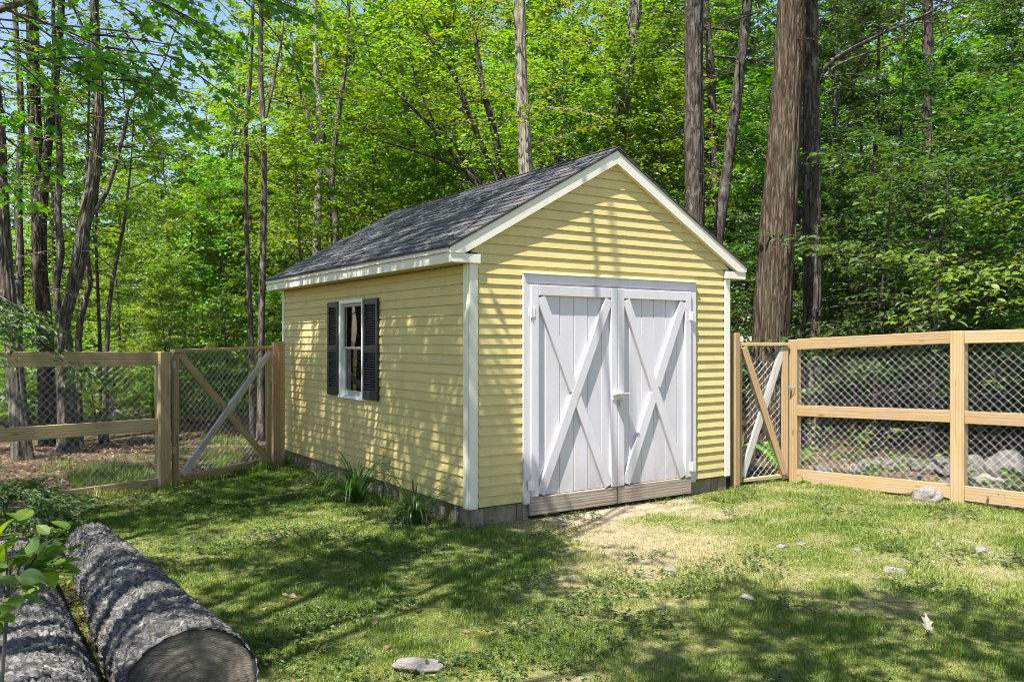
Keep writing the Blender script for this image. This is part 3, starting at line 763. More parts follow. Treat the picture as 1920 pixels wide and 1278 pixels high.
def spray(lv, tb, p0, d, Lb, ntw, lpt, ls, droop=.12, flat=.45, rad=.012, twf=.42, tone=.5, tw=True):
    """a leafy branch: a curved axis, twigs in a layer either side, leaves along the twigs"""
    d = d/np.linalg.norm(d); t = np.linspace(0, 1, 6)[:, None]
    bend = rng.normal(0, .12, 3)
    ax = p0+d*Lb*t+(bend-UP*droop)*Lb*t*t
    if tb is not None: tb.tube(ax, np.linspace(rad, rad*.25, 6), 4)
    ti = np.sort(rng.uniform(.18, 1, ntw)); bp = p0+d*Lb*ti[:, None]+(bend-UP*droop)*Lb*(ti**2)[:, None]
    sg = np.where(np.arange(ntw) % 2, 1, -1); an = sg*rng.uniform(.5, 1.2, ntw)
    dh = d+2*(bend-UP*droop)*ti[:, None]; c, s_ = np.cos(an), np.sin(an)
    td = np.stack([dh[:, 0]*c-dh[:, 1]*s_, dh[:, 0]*s_+dh[:, 1]*c, dh[:, 2]*.6+rng.normal(0, .15, ntw)], -1); td = nrmz(td)
    tl = Lb*twf*(1-.5*ti)*rng.uniform(.6, 1.3, ntw)+ls
    if tb is not None and tw:
        for i in range(ntw): tb.tube([bp[i], bp[i]+td[i]*tl[i]*.5, bp[i]+td[i]*tl[i]-UP*tl[i]*.06], (rad*.35, rad*.25, rad*.1), 3)
    u = (np.arange(lpt)+.6)/lpt
    P = bp[:, None]+td[:, None]*(tl[:, None]*u[None])[..., None]-UP*(tl[:, None]*u[None]**2*.06)[..., None]
    P = P+rng.normal(0, ls*.25, P.shape)
    a2 = np.where(np.arange(lpt) % 2, 1, -1)[None]*rng.uniform(.3, 1.2, (ntw, lpt)); c, s_ = np.cos(a2), np.sin(a2); T = np.broadcast_to(td[:, None], P.shape)
    D = np.stack([T[..., 0]*c-T[..., 1]*s_, T[..., 0]*s_+T[..., 1]*c, T[..., 2]*.5-rng.uniform(.0, .5, c.shape)], -1)
    N = rng.normal(0, flat, P.shape); N[..., 2] += 1
    lv.add(P.reshape(-1, 3), D.reshape(-1, 3), N.reshape(-1, 3), (ls*rng.uniform(.65, 1.2, P.shape[:2])).ravel(), np.clip(tone+rng.normal(0, .2, P.shape[:2]), 0, 1).ravel())

def azdir(az, el): return np.array([math.cos(az)*math.cos(el), math.sin(az)*math.cos(el), math.sin(el)])
def stem_path(H, lean=.05, wob=.15, n=10, az=None):
    az = rng.uniform(0, 6.28) if az is None else az
    t = np.linspace(0, 1, n); w1 = np.cumsum(rng.normal(0, wob/n*1.6, (n, 2)), 0)*H*.25
    return np.stack([math.cos(az)*lean*H*t+w1[:, 0]*t, math.sin(az)*lean*H*t+w1[:, 1]*t, H*t], -1)
def along(P, f):
    s = np.clip(f, 0, 1)*(len(P)-1); i = min(int(s), len(P)-2); return P[i]+(P[i+1]-P[i])*(s-i)

def make_tree(H, r0, c0, nb, bl, ls, ntw=9, lpt=6, el=(.1, .7), stems=1, top=.35, droop=.12, twf=.42, tone=.5, dead=0, flat=.45, wid=.62):
    tb = MB(); lv = Leaves(); ga = rng.uniform(0, 6.28)
    for s_ in range(stems):
        Hs = H*(1 if s_ == 0 else rng.uniform(.65, .95)); P = stem_path(Hs, rng.uniform(.02, .06) if stems == 1 else rng.uniform(.08, .28), .2)
        P[0, 2] = -.25
        rr = r0*(1 if s_ == 0 else rng.uniform(.55, .85)); tt = np.linspace(0, 1, len(P))
        rad = rr*(1-.86*tt)*(1+.5*np.exp(-tt*Hs/.35)); tb.tube(P, rad, 7)
        m_ = max(2, nb//stems)
        for i in range(m_):
            f = c0+(1-c0)*(i+rng.uniform(.1, .9))/m_; ga += 2.4+rng.normal(0, .4); g_ = (f-c0)/(1-c0)
            Lb = bl*(1-(1-top)*g_**1.3)*rng.uniform(.55, 1.25)*(.55+.45*min(1, g_*5))
            e = el[0]+(el[1]-el[0])*g_+rng.normal(0, .15)
            spray(lv, tb, along(P, f), azdir(ga, e), Lb, ntw, lpt, ls, droop, flat, max(.006, rr*.28*(1-.7*f)), twf, tone)
        for i in range(dead):
            f = rng.uniform(.08, max(.5, c0+.1)); b0 = along(P, f); Lb = rng.uniform(.8, 2.2); a_ = azdir(rng.uniform(0, 6.28), rng.uniform(-.25, .35))
            dead_branch(tb, b0, a_, Lb)
    return tb, lv, wid
def dead_branch(tb, b0, a_, Lb, r=.014, twigs=6):
    t = np.linspace(0, 1, 6)[:, None]; ax = b0+a_*Lb*t-UP*Lb*.22*t*t+rng.normal(0, .02, (6, 3))*Lb*t
    tb.tube(ax, np.linspace(r, r*.2, 6), 4)
    for j in range(twigs):
        q = along(ax, rng.uniform(.25, .95)); dd = nrmz(a_+rng.normal(0, .6, 3)); l2 = Lb*rng.uniform(.15, .4)
        tb.tube([q, q+dd*l2*.5, q+dd*l2-UP*l2*.35], (r*.4, r*.28, r*.12), 3)
def meshes(kind, tb, lv, wid): return tb.mesh(kind+'_trunk', True), lv.mesh(kind+'_crown', wid)

P_U = [meshes('sapling', *make_tree(H, .045+.004*H, c0, nb, bl, ls*1.12, 12, 9, tone=tn)) for H, c0, nb, bl, ls, tn in
       ((6.0, .08, 52, 1.9, .105, .5), (7.5, .10, 60, 2.2, .11, .55), (5.0, .05, 46, 1.7, .10, .45), (8.5, .12, 66, 2.3, .115, .6), (6.8, .14, 56, 2.5, .12, .5), (9.5, .14, 72, 2.4, .115, .55))]
P_C = [meshes('forest', *make_tree(H, r0, c0, nb, bl, .165, 13, 10, (-.05, .8), tone=.55, dead=8)) for H, r0, c0, nb, bl in
       ((17, .17, .24, 46, 3.4), (19, .21, .28, 48, 3.8), (15, .13, .16, 44, 3.0), (20, .19, .32, 46, 3.9))]
P_S = [meshes('shrub', *make_tree(H, .018, .15, nb, bl, ls, 8, 8, (.3, .9), stems=st)) for H, nb, bl, ls, st in
       ((2.0, 34, .8, .07, 6), (1.5, 30, .7, .065, 7), (2.6, 40, .9, .075, 6), (1.1, 24, .6, .08, 5))]
P_H = [meshes('hemlock', *make_tree(H, .05+.006*H, .05, nb, bl, .085, 13, 9, (-.15, .5), top=.12, droop=.22, twf=.36, dead=10, flat=.3, wid=.30)) for H, nb, bl in
       ((9, 60, 2.3), (12, 74, 2.7))]
P_D = [meshes('thicket', *make_tree(H, .045, c0, nb, 2.3, .115, 9, 7, (-.15, .35), tone=.5, top=.5, flat=.26, dead=5)) for H, c0, nb in ((4.8, .28, 36), (5.8, .24, 42), (4.0, .34, 30))]
def plant_tree(name, pair, x, y, sc, rz, label, cat, group, bk, lf):
    z = float(gz(x, y)); t = thing(name, (x, y, z), label, cat, group)
    tm, cm = pair
    M = Matrix.Translation((x, y, z)) @ Matrix.Rotation(rz, 4, 'Z') @ Matrix.Diagonal((sc, sc, sc*rng.uniform(.92, 1.1), 1))
    for me, nm, mt in ((tm, 'trunk', bk), (cm, 'crown', lf)):
        o = bpy.data.objects.new(nm, me); C.objects.link(o)
        if not me.materials: me.materials.append(mt)
        o.parent = t; o.matrix_basis = WM[t].inverted() @ M
        if me.materials[0] is not mt:
            o.material_slots[0].link = 'OBJECT'; o.material_slots[0].material = mt
    return t
def where(u):
    for lim, t in ((60, 'at the left end of the left fence'), (235, 'behind the rails of the left fence'), (330, 'behind the post of the left fence'), (470, 'behind the wide left gate'), (530, 'beside the rear corner of the shed'), (700, 'above the low end of the shed roof'), (860, 'above the eave side of the shed roof'), (1010, 'above the middle of the roof ridge'), (1170, 'above the roof peak'), (1310, 'above the right roof slope'),
                   (1430, 'between the shed and the thickest trunk'), (1560, 'right behind the two big trunks'), (1690, 'above the long bay of the right fence'), (1810, 'behind the sunlit right fence post'), (1960, 'beyond the right end of the right fence')):
        if u < lim: return t
    return 'out past the right end of the fence'
def zone(u): return 0 if u < 530 else 1 if u < 1310 else 2
def scatter(kind, n, u0, u1, d0, d1, pool, lab, cat, grp, bk, lfs, smin=.85, smax=1.2, ok=None, clear=.8, taken=[]):
    made = 0
    for _ in range(n*30):
        if made >= n: break
        u = rng.uniform(u0, u1); dd = d0+(d1-d0)*rng.uniform(0, 1)**.8; x, y = spot(u, dd)
        if in_yard(x, y) > -.7 and x > -9 and y > -8: continue
        if -.9 < x < 4.6 and -1 < y < 6.6: continue
        if ok is not None and not ok(u, dd, x, y): continue
        if any((x-a)**2+(y-b)**2 < clear*clear for a, b in taken): continue
        taken.append((x, y)); made += 1
        lf = lfs[int(rng.integers(len(lfs)))]
        plant_tree(kind, pool[int(rng.integers(len(pool)))], x, y, rng.uniform(smin, smax), rng.uniform(0, 6.28), lab+' '+where(u), cat, grp, bk, lf)

# --- trunks that can be told apart, traced from root to crown
def limb(tb, pts, d, w, extend=0., base=False, dj=0.):
    """pts: (u, v) down the photograph's trunk, root first; w: its width there in px"""
    P = np.array([at(u, v, d+dj*i) for i, (u, v) in enumerate(pts)]); wd = np.array(w, float)*d/FPX/2
    if base:
        x, y = P[0, :2]; P[0, 2] = gz(x, y)-.2
    if extend:
        dv = P[-1]-P[-2]; dv /= np.linalg.norm(dv); dv = nrmz(dv*.6+UP*.6)
        P = np.concatenate([P, [P[-1]+dv*extend*.4, P[-1]+dv*extend*.75, P[-1]+dv*extend]]); wd = np.concatenate([wd, wd[-1]*np.array([.75, .5, .2])])
    # resample smoothly
    s = np.linspace(0, len(P)-1, (len(P)-1)*4+1); i = np.minimum(s.astype(int), len(P)-2); f = (s-i)[:, None]
    p0, p1, p2, p3 = P[np.maximum(i-1, 0)], P[i], P[i+1], P[np.minimum(i+2, len(P)-1)]
    Q = .5*((2*p1)+(-p0+p2)*f+(2*p0-5*p1+4*p2-p3)*f**2+(-p0+3*p1-3*p2+p3)*f**3)
    r = np.interp(s, np.arange(len(P)), wd)
    if base: r = r*(1+.32*np.exp(-np.maximum(Q[:, 2]-Q[0, 2]-.1, 0)/.28))
    r = r*(1+rng.normal(0, .02, len(r)))
    if base and wd[0] > .13: ridged(tb, Q, r)
    else: tb.tube(Q, r, 12 if wd[0] > .1 else 7)
    return Q
def ridged(tb, Q, r, n=72):
    """a trunk with real furrows"""
    k = np.linalg.norm(np.diff(Q, axis=0), axis=1); s = np.concatenate([[0], np.cumsum(k)]); m = int(min(s[-1], 11)/.035); t = np.concatenate([np.linspace(0, min(s[-1], 11), m), [s[-1]] if s[-1] > 11.2 else []])
    P = np.stack([np.interp(t, s, Q[:, i]) for i in range(3)], 1); rr = np.interp(t, s, r); m = len(t); a = np.arange(n)*2*np.pi/n
    A, T = np.meshgrid(a, t); cx, sx = np.cos(A), np.sin(A); q0 = rng.uniform(0, 50); sc = 1.6+rr[0]*6
    w_ = (fbm(cx*2+q0, sx*2+T*1.3, 5, 3)-.5)*1.4
    f1 = np.abs(fbm((cx+w_*.25)*sc*1.7+q0+T*.2, (sx+w_*.25)*sc*1.7+T*.45, 8, 3)-.5)*2; f2 = fbm(cx*sc*4+q0, sx*sc*4+T*4, 12, 3)-.5
    lump = fbm(cx*1.2+q0, sx*1.2+T*.8, 3, 3)-.5
    R_ = rr[:, None]*(.97+.10*lump)+(np.minimum(f1, .35)-.22)*.085*min(1, rr[0]/.25)+f2*.016
    flare = np.exp(-np.maximum(T-.2, 0)/.35); R_ = R_*(1+.22*flare*(np.cos(A*5+q0)*.5+np.cos(A*3+1)*.5))
    V = P[:, None]+np.stack([R_*cx, R_*sx, 0*R_], -1); i = np.arange(m-1)[:, None]*n; j = np.arange(n)[None]; k2 = (j+1) % n
    F = np.stack([i+j, i+k2, i+n+k2, i+n+j], -1).reshape(-1, 4); tb.v.append(V.reshape(-1, 3)); tb.f4.extend((F+tb.n).tolist()); tb.n += m*n
def traced(name, label, cat, d, limbs, bk, lf, nspr=40, h0=3.5, bl=1.7, ls=.11, dead=0, grp=None, tone=.5, wid=.62):
    tb = MB(); lv = Leaves(); Qs = []
    for k, (pts, wv, ext) in enumerate(limbs): Qs.append(limb(tb, pts, d, wv, ext, base=(k == 0)))
    allq = np.concatenate(Qs)
    hi = allq[allq[:, 2] > h0]; ga = rng.uniform(0, 6)
    for i in range(nspr):
        p = hi[int(rng.integers(len(hi)))]+rng.normal(0, .05, 3); ga += 2.4
        spray(lv, tb, p, azdir(ga, rng.uniform(-.1, .7)), bl*rng.uniform(.5, 1.3), 9, 6, ls, .12, .45, .012, .42, tone)
    low = allq[(allq[:, 2] > 1.5)]
    for i in range(dead): dead_branch(tb, low[int(rng.integers(len(low)))], azdir(rng.uniform(0, 6.28), rng.uniform(-.3, .3)), rng.uniform(.7, 1.9), .012, 7)
    b0 = Qs[0][0].copy(); b0[2] += .2
    t = thing(name, b0, label, cat, grp)
    tm = tb.mesh('trunk', True); put('trunk', tm, bk, t, local(tm, b0))
    if nspr: cm = lv.mesh('crown', wid); put('crown', cm, lf, t, local(cm, b0))
    return t
TAKEN = []
# right of the shed
traced('large_tree', 'thickest tree, furrowed reddish bark, standing just behind the narrow right gate', 'tree', 13.6,
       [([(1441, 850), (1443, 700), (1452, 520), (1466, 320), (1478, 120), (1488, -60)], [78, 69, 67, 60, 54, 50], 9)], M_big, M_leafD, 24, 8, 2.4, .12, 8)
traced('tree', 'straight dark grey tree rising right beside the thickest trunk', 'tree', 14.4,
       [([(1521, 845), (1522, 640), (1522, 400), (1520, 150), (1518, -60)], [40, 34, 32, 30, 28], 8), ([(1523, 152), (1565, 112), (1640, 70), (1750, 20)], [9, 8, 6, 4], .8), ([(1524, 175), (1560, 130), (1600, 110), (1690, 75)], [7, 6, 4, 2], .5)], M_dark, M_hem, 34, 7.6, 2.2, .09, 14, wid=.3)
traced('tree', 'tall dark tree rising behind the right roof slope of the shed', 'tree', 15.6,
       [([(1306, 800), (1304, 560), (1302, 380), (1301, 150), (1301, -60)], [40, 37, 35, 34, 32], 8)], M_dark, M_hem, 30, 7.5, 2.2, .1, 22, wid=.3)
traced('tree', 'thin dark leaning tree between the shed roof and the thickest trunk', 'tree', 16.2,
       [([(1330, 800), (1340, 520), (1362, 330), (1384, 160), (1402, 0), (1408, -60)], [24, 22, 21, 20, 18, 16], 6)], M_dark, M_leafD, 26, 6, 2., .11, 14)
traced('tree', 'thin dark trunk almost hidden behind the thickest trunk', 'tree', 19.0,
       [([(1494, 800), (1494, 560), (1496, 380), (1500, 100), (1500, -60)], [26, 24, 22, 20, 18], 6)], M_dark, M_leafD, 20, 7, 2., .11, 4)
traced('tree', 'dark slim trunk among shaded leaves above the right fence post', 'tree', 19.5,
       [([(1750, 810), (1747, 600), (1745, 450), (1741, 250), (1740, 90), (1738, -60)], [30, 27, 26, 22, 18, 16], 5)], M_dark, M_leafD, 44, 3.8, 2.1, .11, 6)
for k, (u, d_, wv, lab) in enumerate(((1558, 20., 12, 'pole thin dark sapling just right of the two large trunks'), (1637, 20.5, 15, 'thin dark sapling trunk over the middle of the right fence rail'), (1684, 21., 9, 'thin twisted sapling left of the slim dark trunk'))):
    traced('sapling', lab, 'tree', d_, [([(u, 800), (u-4, 620), (u-8, 470), (u+4, 300), (u+10, 120)], [wv*1.2, wv, wv*.85, wv*.6, wv*.4], 2)], M_dark, M_leafD, 36, 2.0, 1.5, .10, 3)
traced('tree', 'pale blotched trunk leaning right above the roof peak', 'tree', 23.0,
       [([(1150, 800), (1152, 420), (1160, 260), (1176, 130), (1192, 20), (1200, -60)], [32, 30, 28, 26, 25, 22], 6)], M_bark, M_leaf, 16, 6.5, 2.0, .12, 6)
traced('tree', 'pale straight tree trunk rising from behind the roof ridge', 'tree', 16.6,
       [([(992, 800), (988, 420), (984, 280), (977, 150), (975, 60), (972, -60)], [30, 27, 25, 23, 21, 19], 6)], M_pale, M_leafY, 22, 5.4, 1.5, .12, 3, tone=.6)
traced('small_tree', 'small fan shaped tree of leaning stems behind the shed ridge', 'tree', 17.5,
       [([(952, 800), (950, 400), (940, 325), (925, 240), (905, 165), (890, 60)], [18, 16, 15, 13, 11, 7], 1.5), ([(945, 360), (905, 275), (870, 190), (850, 140), (800, 60)], [13, 11, 9, 8, 4], 1.2),
        ([(948, 400), (880, 330), (810, 240), (740, 170), (700, 120)], [11, 9, 7, 5, 3], .8), ([(948, 380), (900, 340), (850, 310), (780, 285), (700, 260)], [9, 8, 6, 4, 2], .6),
        ([(902, 345), (870, 300), (840, 250), (815, 230), (780, 150)], [8, 7, 6, 5, 3], .8)], M_dark, M_leafY, 84, 4.2, 1.5, .115, 0, tone=.65)
traced('tree', 'slim pale trunk rising over the low end of the shed roof', 'tree', 20.0,
       [([(590, 800), (594, 450), (598, 340), (600, 230), (592, 120), (590, -60)], [17, 15, 14, 12, 10, 8], 4)], M_pale, M_leafY, 28, 3.5, 1.8, .11, 3)
traced('tree', 'forked slender trunk behind the low left end of the shed roof', 'tree', 19.0,
       [([(632, 800), (630, 430), (622, 340), (634, 220), (650, 100), (655, -60)], [13, 12, 11, 10, 8, 6], 4), ([(622, 340), (590, 260), (560, 160), (545, 60)], [8, 7, 5, 3], 2)], M_bark, M_leafY, 28, 3.5, 1.7, .11, 2, tone=.6)
# left of the shed
traced('tree', 'slim dark tree pair member nearer the shed, left of its roof eave', 'tree', 15.5,
       [([(489, 830), (490, 620), (494, 430), (494, 250), (488, 120), (492, -60)], [17, 13, 12, 11, 10, 8], 5), ([(494, 240), (512, 160), (530, 60)], [6, 5, 3], 2)], M_bark, M_leafY, 22, 4.2, 1.6, .105, 4)
traced('tree', 'thin pole tree standing left of its twin behind the wide gate', 'tree', 16.0,
       [([(474, 820), (470, 620), (462, 430), (461, 250), (470, 130), (476, -60)], [12, 10, 9, 8, 7, 5], 4)], M_bark, M_leafY, 20, 4.4, 1.5, .105, 4)
traced('tree', 'forked tree with a smooth Y shaped trunk behind the left fence', 'tree', 14.0,
       [([(128, 800), (122, 660), (116, 620), (124, 585), (146, 500), (158, 420), (176, 330), (186, 200), (178, 60), (176, -40)], [36, 30, 27, 22, 25, 24, 22, 18, 14, 12], 5), ([(117, 622), (108, 580), (106, 530), (114, 470), (108, 400), (112, 300), (106, 180), (100, 40)], [16, 14, 13, 14, 13, 12, 10, 7], 4),
        ([(158, 420), (200, 360), (232, 250), (246, 190), (300, 130)], [9, 8, 7, 6, 3], 1.5)], M_bark, M_leaf, 26, 4.2, 1.5, .105, 10)
traced('tree', 'thick dark twin trunk tree left of the forked tree', 'tree', 15.0,
       [([(95, 800), (82, 640), (74, 500), (72, 350), (64, 200), (60, 0), (58, -60)], [34, 26, 25, 23, 22, 19, 17], 6), ([(92, 780), (90, 640), (78, 480), (84, 330), (100, 180), (112, 60), (118, -60)], [24, 20, 18, 17, 15, 13, 11], 5)], M_dark, M_leaf, 22, 4.6, 1.5, .105, 12)
traced('tree', 'pale leaning trunk at the left edge above the fence', 'tree', 13.0,
       [([(44, 840), (22, 640), (10, 520), (4, 420), (-4, 250), (-20, 60)], [34, 30, 28, 26, 24, 20], 5)], M_bark, M_leaf, 14, 4.6, 1.5, .105, 8)
traced('tree', 'thin grey trunk just right of the pale leaning edge trunk', 'tree', 14.5,
       [([(36, 830), (34, 650), (38, 500), (34, 380), (40, 220), (30, 60), (24, -60)], [18, 15, 14, 14, 12, 10, 8], 5)], M_bark, M_leaf, 16, 4.4, 1.5, .105, 10)
traced('sapling', 'curved slim sapling trunk right of the forked tree', 'tree', 14.6,
       [([(148, 820), (147, 640), (158, 570), (168, 530), (163, 480), (160, 400), (165, 260)], [16, 12, 12, 11, 10, 9, 5], 2)], M_bark, M_leaf, 16, 3.6, 1.4, .10, 4)
traced('sapling', 'slender bending sapling in the bright gap left of the wide gate', 'tree', 15.5,
       [([(196, 820), (200, 660), (206, 560), (222, 470), (234, 410), (246, 300)], [14, 9, 8, 7, 6, 3], 1.5)], M_bark, M_leafY, 30, 2.6, 1.4, .10, 4, tone=.6)
traced('sapling', 'thin straight dark sapling left of the slender bending one', 'tree', 16.0,
       [([(190, 815), (188, 680), (184, 560), (180, 440), (186, 300)], [9, 7, 6, 5, 3], 1.5)], M_dark, M_leaf, 26, 2.8, 1.4, .10, 4)

# --- the wood behind
ZL = ('behind the left fence', 'behind the shed', 'beyond the right fence')
SZ = ('young leafy tree in the nearest row', 'bushy green tree in the second row', 'taller leafy tree in the third row', 'distant pale green tree', 'farthest tall green tree')
HP = (6.0, 7.5, 5.0, 8.5, 6.8, 9.5)
def row(n, u0, u1, d0, d1, h0, h1, zi, lfs, deep=False, size=''):
    """trees of a height: the wood steps up away from the yard, so each crown stands in the light"""
    made = 0
    for _ in range(n*40):
        if made >= n: break
        u = u0+(u1-u0)*(made+rng.uniform(-.3, 1.3))/n; x, y = spot(u, rng.uniform(d0, d1)); H = rng.uniform(h0, h1)
        if in_yard(x, y) > -.7 or (-1.2 < x < 5 and -1 < y < 7) or any((x-a)**2+(y-b)**2 < .8 for a, b in TAKEN): continue
        TAKEN.append((x, y)); made += 1
        k = min(range(6), key=lambda i: abs(HP[i]*1.1-H)+rng.uniform(0, 2.5))
        kind, lab, grp = ('understory_tree', 'leafy young understory tree in the green thicket ', 'understory trees ') if not deep else ('understory_tree', 'distant tree deep in the wood ', 'distant trees deep in the wood ')
        plant_tree(kind, P_U[k], x, y, H/HP[k], rng.uniform(0, 6.28), SZ[min(4, int((np.hypot(x-CAM[0], y-CAM[1])-14)/6.5))]+' '+where(u), 'tree', 'green trees of the wood '+ZL[zone(u)], M_bark, lfs[int(rng.integers(len(lfs)))])
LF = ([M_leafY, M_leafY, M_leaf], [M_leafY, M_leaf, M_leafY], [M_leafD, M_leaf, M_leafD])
for (n, d0, d1, h0, h1) in ((5, 18, 20, 2.8, 4.2), (6, 21.5, 24, 4.5, 6), (6, 26, 29, 6.5, 8.5)): row(n, 225, 560, d0, d1, h0, h1, 0, LF[0])
for (n, d0, d1, h0, h1) in ((9, 32, 36, 8, 11.5), (9, 40, 46, 11, 15)): row(n, -150, 560, d0, d1, h0, h1, 0, LF[0], True)
for (n, d0, d1, h0, h1) in ((6, 17.5, 19.5, 5, 7), (7, 21, 24, 8, 10.5), (8, 26, 29, 11, 14)): row(n, 530, 1310, d0, d1, h0, h1, 1, LF[1])
for (n, d0, d1, h0, h1) in ((9, 32, 36, 14, 18), (9, 41, 47, 17, 21)): row(n, 520, 1320, d0, d1, h0, h1, 1, LF[1], True)
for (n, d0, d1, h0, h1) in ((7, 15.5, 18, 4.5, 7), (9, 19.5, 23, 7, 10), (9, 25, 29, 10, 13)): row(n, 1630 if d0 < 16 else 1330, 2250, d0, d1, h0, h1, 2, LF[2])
for (n, d0, d1, h0, h1) in ((9, 32, 36, 13, 17), (8, 41, 47, 16, 20)): row(n, 1310, 2250, d0, d1, h0, h1, 2, [M_leaf], True)
for zi, (u0, u1) in enumerate(((-260, 530), (530, 1310), (1310, 2300))):
    lfs = LF[zi]
    scatter('forest_tree', (2, 4, 6)[zi], u0+(450 if zi == 0 else 0), u1, (30, 27, 22)[zi], 46, P_C, 'tall forest tree with high crown', 'tree', 'tall forest trees '+ZL[zi], M_dark if zi == 2 else M_bark, lfs, .8, 1.1, clear=2.2)
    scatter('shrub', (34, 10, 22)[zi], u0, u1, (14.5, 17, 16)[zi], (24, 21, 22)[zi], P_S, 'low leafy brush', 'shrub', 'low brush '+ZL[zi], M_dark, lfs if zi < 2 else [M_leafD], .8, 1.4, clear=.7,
            ok=(lambda u, dd, x, y: not (330 < u < 520 and dd < 21)) if zi == 0 else None)
scatter('hemlock', 5, 1480, 2200, 17, 26, P_H, 'dark hemlock with drooping sprays', 'tree', 'hemlocks beyond the right fence', M_dark, [M_hem], .8, 1.1, clear=2)
scatter('understory_tree', 20, 1600, 2250, 12.6, 17.5, P_D, 'dense dark spreading bush tree', 'tree', 'dense bush trees close behind the right fence', M_dark, [M_leafD], .85, 1.15, clear=1.1, ok=lambda u, dd, x, y: x > 7.2)
# far-off wood that reads as one mass
lv = Leaves(); 
for k in range(2300):
    u = rng.uniform(-700, 2700); dd = rng.uniform(46, 75); x, y = spot(u, dd)
    top = 7+13*sstep(230, 760, u)+4*vnoise(u/160, 3.3, 4)
    z = rng.uniform(.3, top); n = 52
    q = np.array([x, y, z+float(gz(x, y))])+rng.normal(0, 1, (n, 3))*np.array([1.3, 1.3, .55])
    N = rng.normal(0, .6, (n, 3)); N[:, 2] += 1; D = rng.normal(0, 1, (n, 3)); D[:, 2] -= .3
    lv.add(q, D, N, rng.uniform(.26, .5, n), np.clip(rng.uniform(.2, .8)+rng.normal(0, .15, n), 0, 1))
o = put('distant_woods', lv.mesh('distant_woods'), M_leaf, kind='stuff')

# --- trees beside and behind the camera, whose boughs dapple the yard
def shade_want(x, y):
    """share of shade wanted where the sun ray through (x, y) on the ground comes down"""
    f = np.where(x < .3, .82, .5)
    f = np.where(x < -2.7, .62, f)
    lawn_r = sstep(.0, .85, x+.35*(y+1.5)+.3*np.sin(y*2.1))*sstep(.1, -.2, y)
    sa_, sb_ = (x-1.48)*RT[0]+(y+2.77)*RT[1], (x-1.48)*FW[0]+(y+2.77)*FW[1]
    ba_, bb_ = (x-.1)*RT[0]+(y+4.05)*RT[1], (x-.1)*FW[0]+(y+4.05)*FW[1]
    lawn_r = lawn_r*(1-.8*np.exp(-(sb_/.18)**2-(sa_/.8)**2))*(1-.85*np.exp(-(bb_/.4)**2-(ba_/.9)**2))
    f = f*(1-.985*lawn_r)
    f = np.where((y > -.15) & (x > -.2), .55, f)
    side = (y > .416*x) & (x > -.1) & (x < 1.3); f = np.where(side, 1.15, f)
    front = (y <= .416*x) & (y > -.15) & (x > -.1); f = np.where(front, np.where(x < .45+2.0*y, .95*(1-sstep(.33, .43, y)), .02), f)
    f = np.where((x > 1.1) & (y > -.1) & (y <= 1.5), .0, f); roof = (x > 1.1) & (y > 1.5); f = np.where(roof, .48, f)
    return f
yard_trees = [((-9.6, .8), 11.5), ((-8.6, -4.2), 12.0), ((-7.4, -9.6), 12.5), ((-4.4, -12.5), 12.0), ((-6.6, 8.6), 12.0), ((-12.0, 4.5), 12.0)]
tbs = [MB() for _ in yard_trees]; lvs = [Leaves() for _ in yard_trees]; TP = []
for (p, h), tb in zip(yard_trees, tbs):
    P = stem_path(h, .04, .1, 10)+np.array([p[0], p[1], float(gz(*p))]); P[0, 2] -= .3
    tt = np.linspace(0, 1, 10); tb.tube(P, .19*(1-.8*tt)*(1+.4*np.exp(-tt*h/.4)), 10); TP.append(P)
cl = []
cand = [(a_, b_, 0) for a_ in np.arange(-6.5, 6.5, .42) for b_ in np.arange(-6.5, 7, .42)]
cand += [(a_, b_, 1) for a_ in np.arange(.0, 1.0, .33) for b_ in np.arange(.1, 6.4, .36) if b_ > .416*a_]          # the shaded long wall
cand += [(a_, b_, 1) for a_ in np.arange(.05, 1.3, .36) for b_ in (.05, .25) if a_ < .35+2.0*b_]
if True:
    for gx_, gy_, ex in cand:
        x, y = gx_+rng.uniform(-.2, .2), gy_+rng.uniform(-.2, .2)
        v = float(fbm(x*1.0+.3*y, y*1.7, 77+ex, 3))                      # soft gaps, broken along the boughs
        if rng.uniform() > (.62 if ex else float(shade_want(x, y))*1.25*(.08+1.6*sstep(.40, .58, v))): continue
        h = rng.uniform(6.2, 10.5); q = np.array([x, y, 0])+SUN*(h/SUN[2])
        while h < 14:                                                    # (boughs hang above what the photograph shows)
            pu, pv, pz = pix(q)
            if pz < 1 or pv < -110*10/pz or pu < -150 or pu > 2100: break
            h += .5; q = np.array([x, y, 0])+SUN*(h/SUN[2])
        cl.append(q)
groups = {}
for q in cl:
    k = min(range(len(yard_trees)), key=lambda i: math.hypot(yard_trees[i][0][0]-q[0], yard_trees[i][0][1]-q[1])+rng.uniform(0, 1.2))
    az = math.atan2(q[1]-yard_trees[k][0][1], q[0]-yard_trees[k][0][0])
    groups.setdefault((k, int(az*2.2), int(q[2]/1.9)), []).append(q)
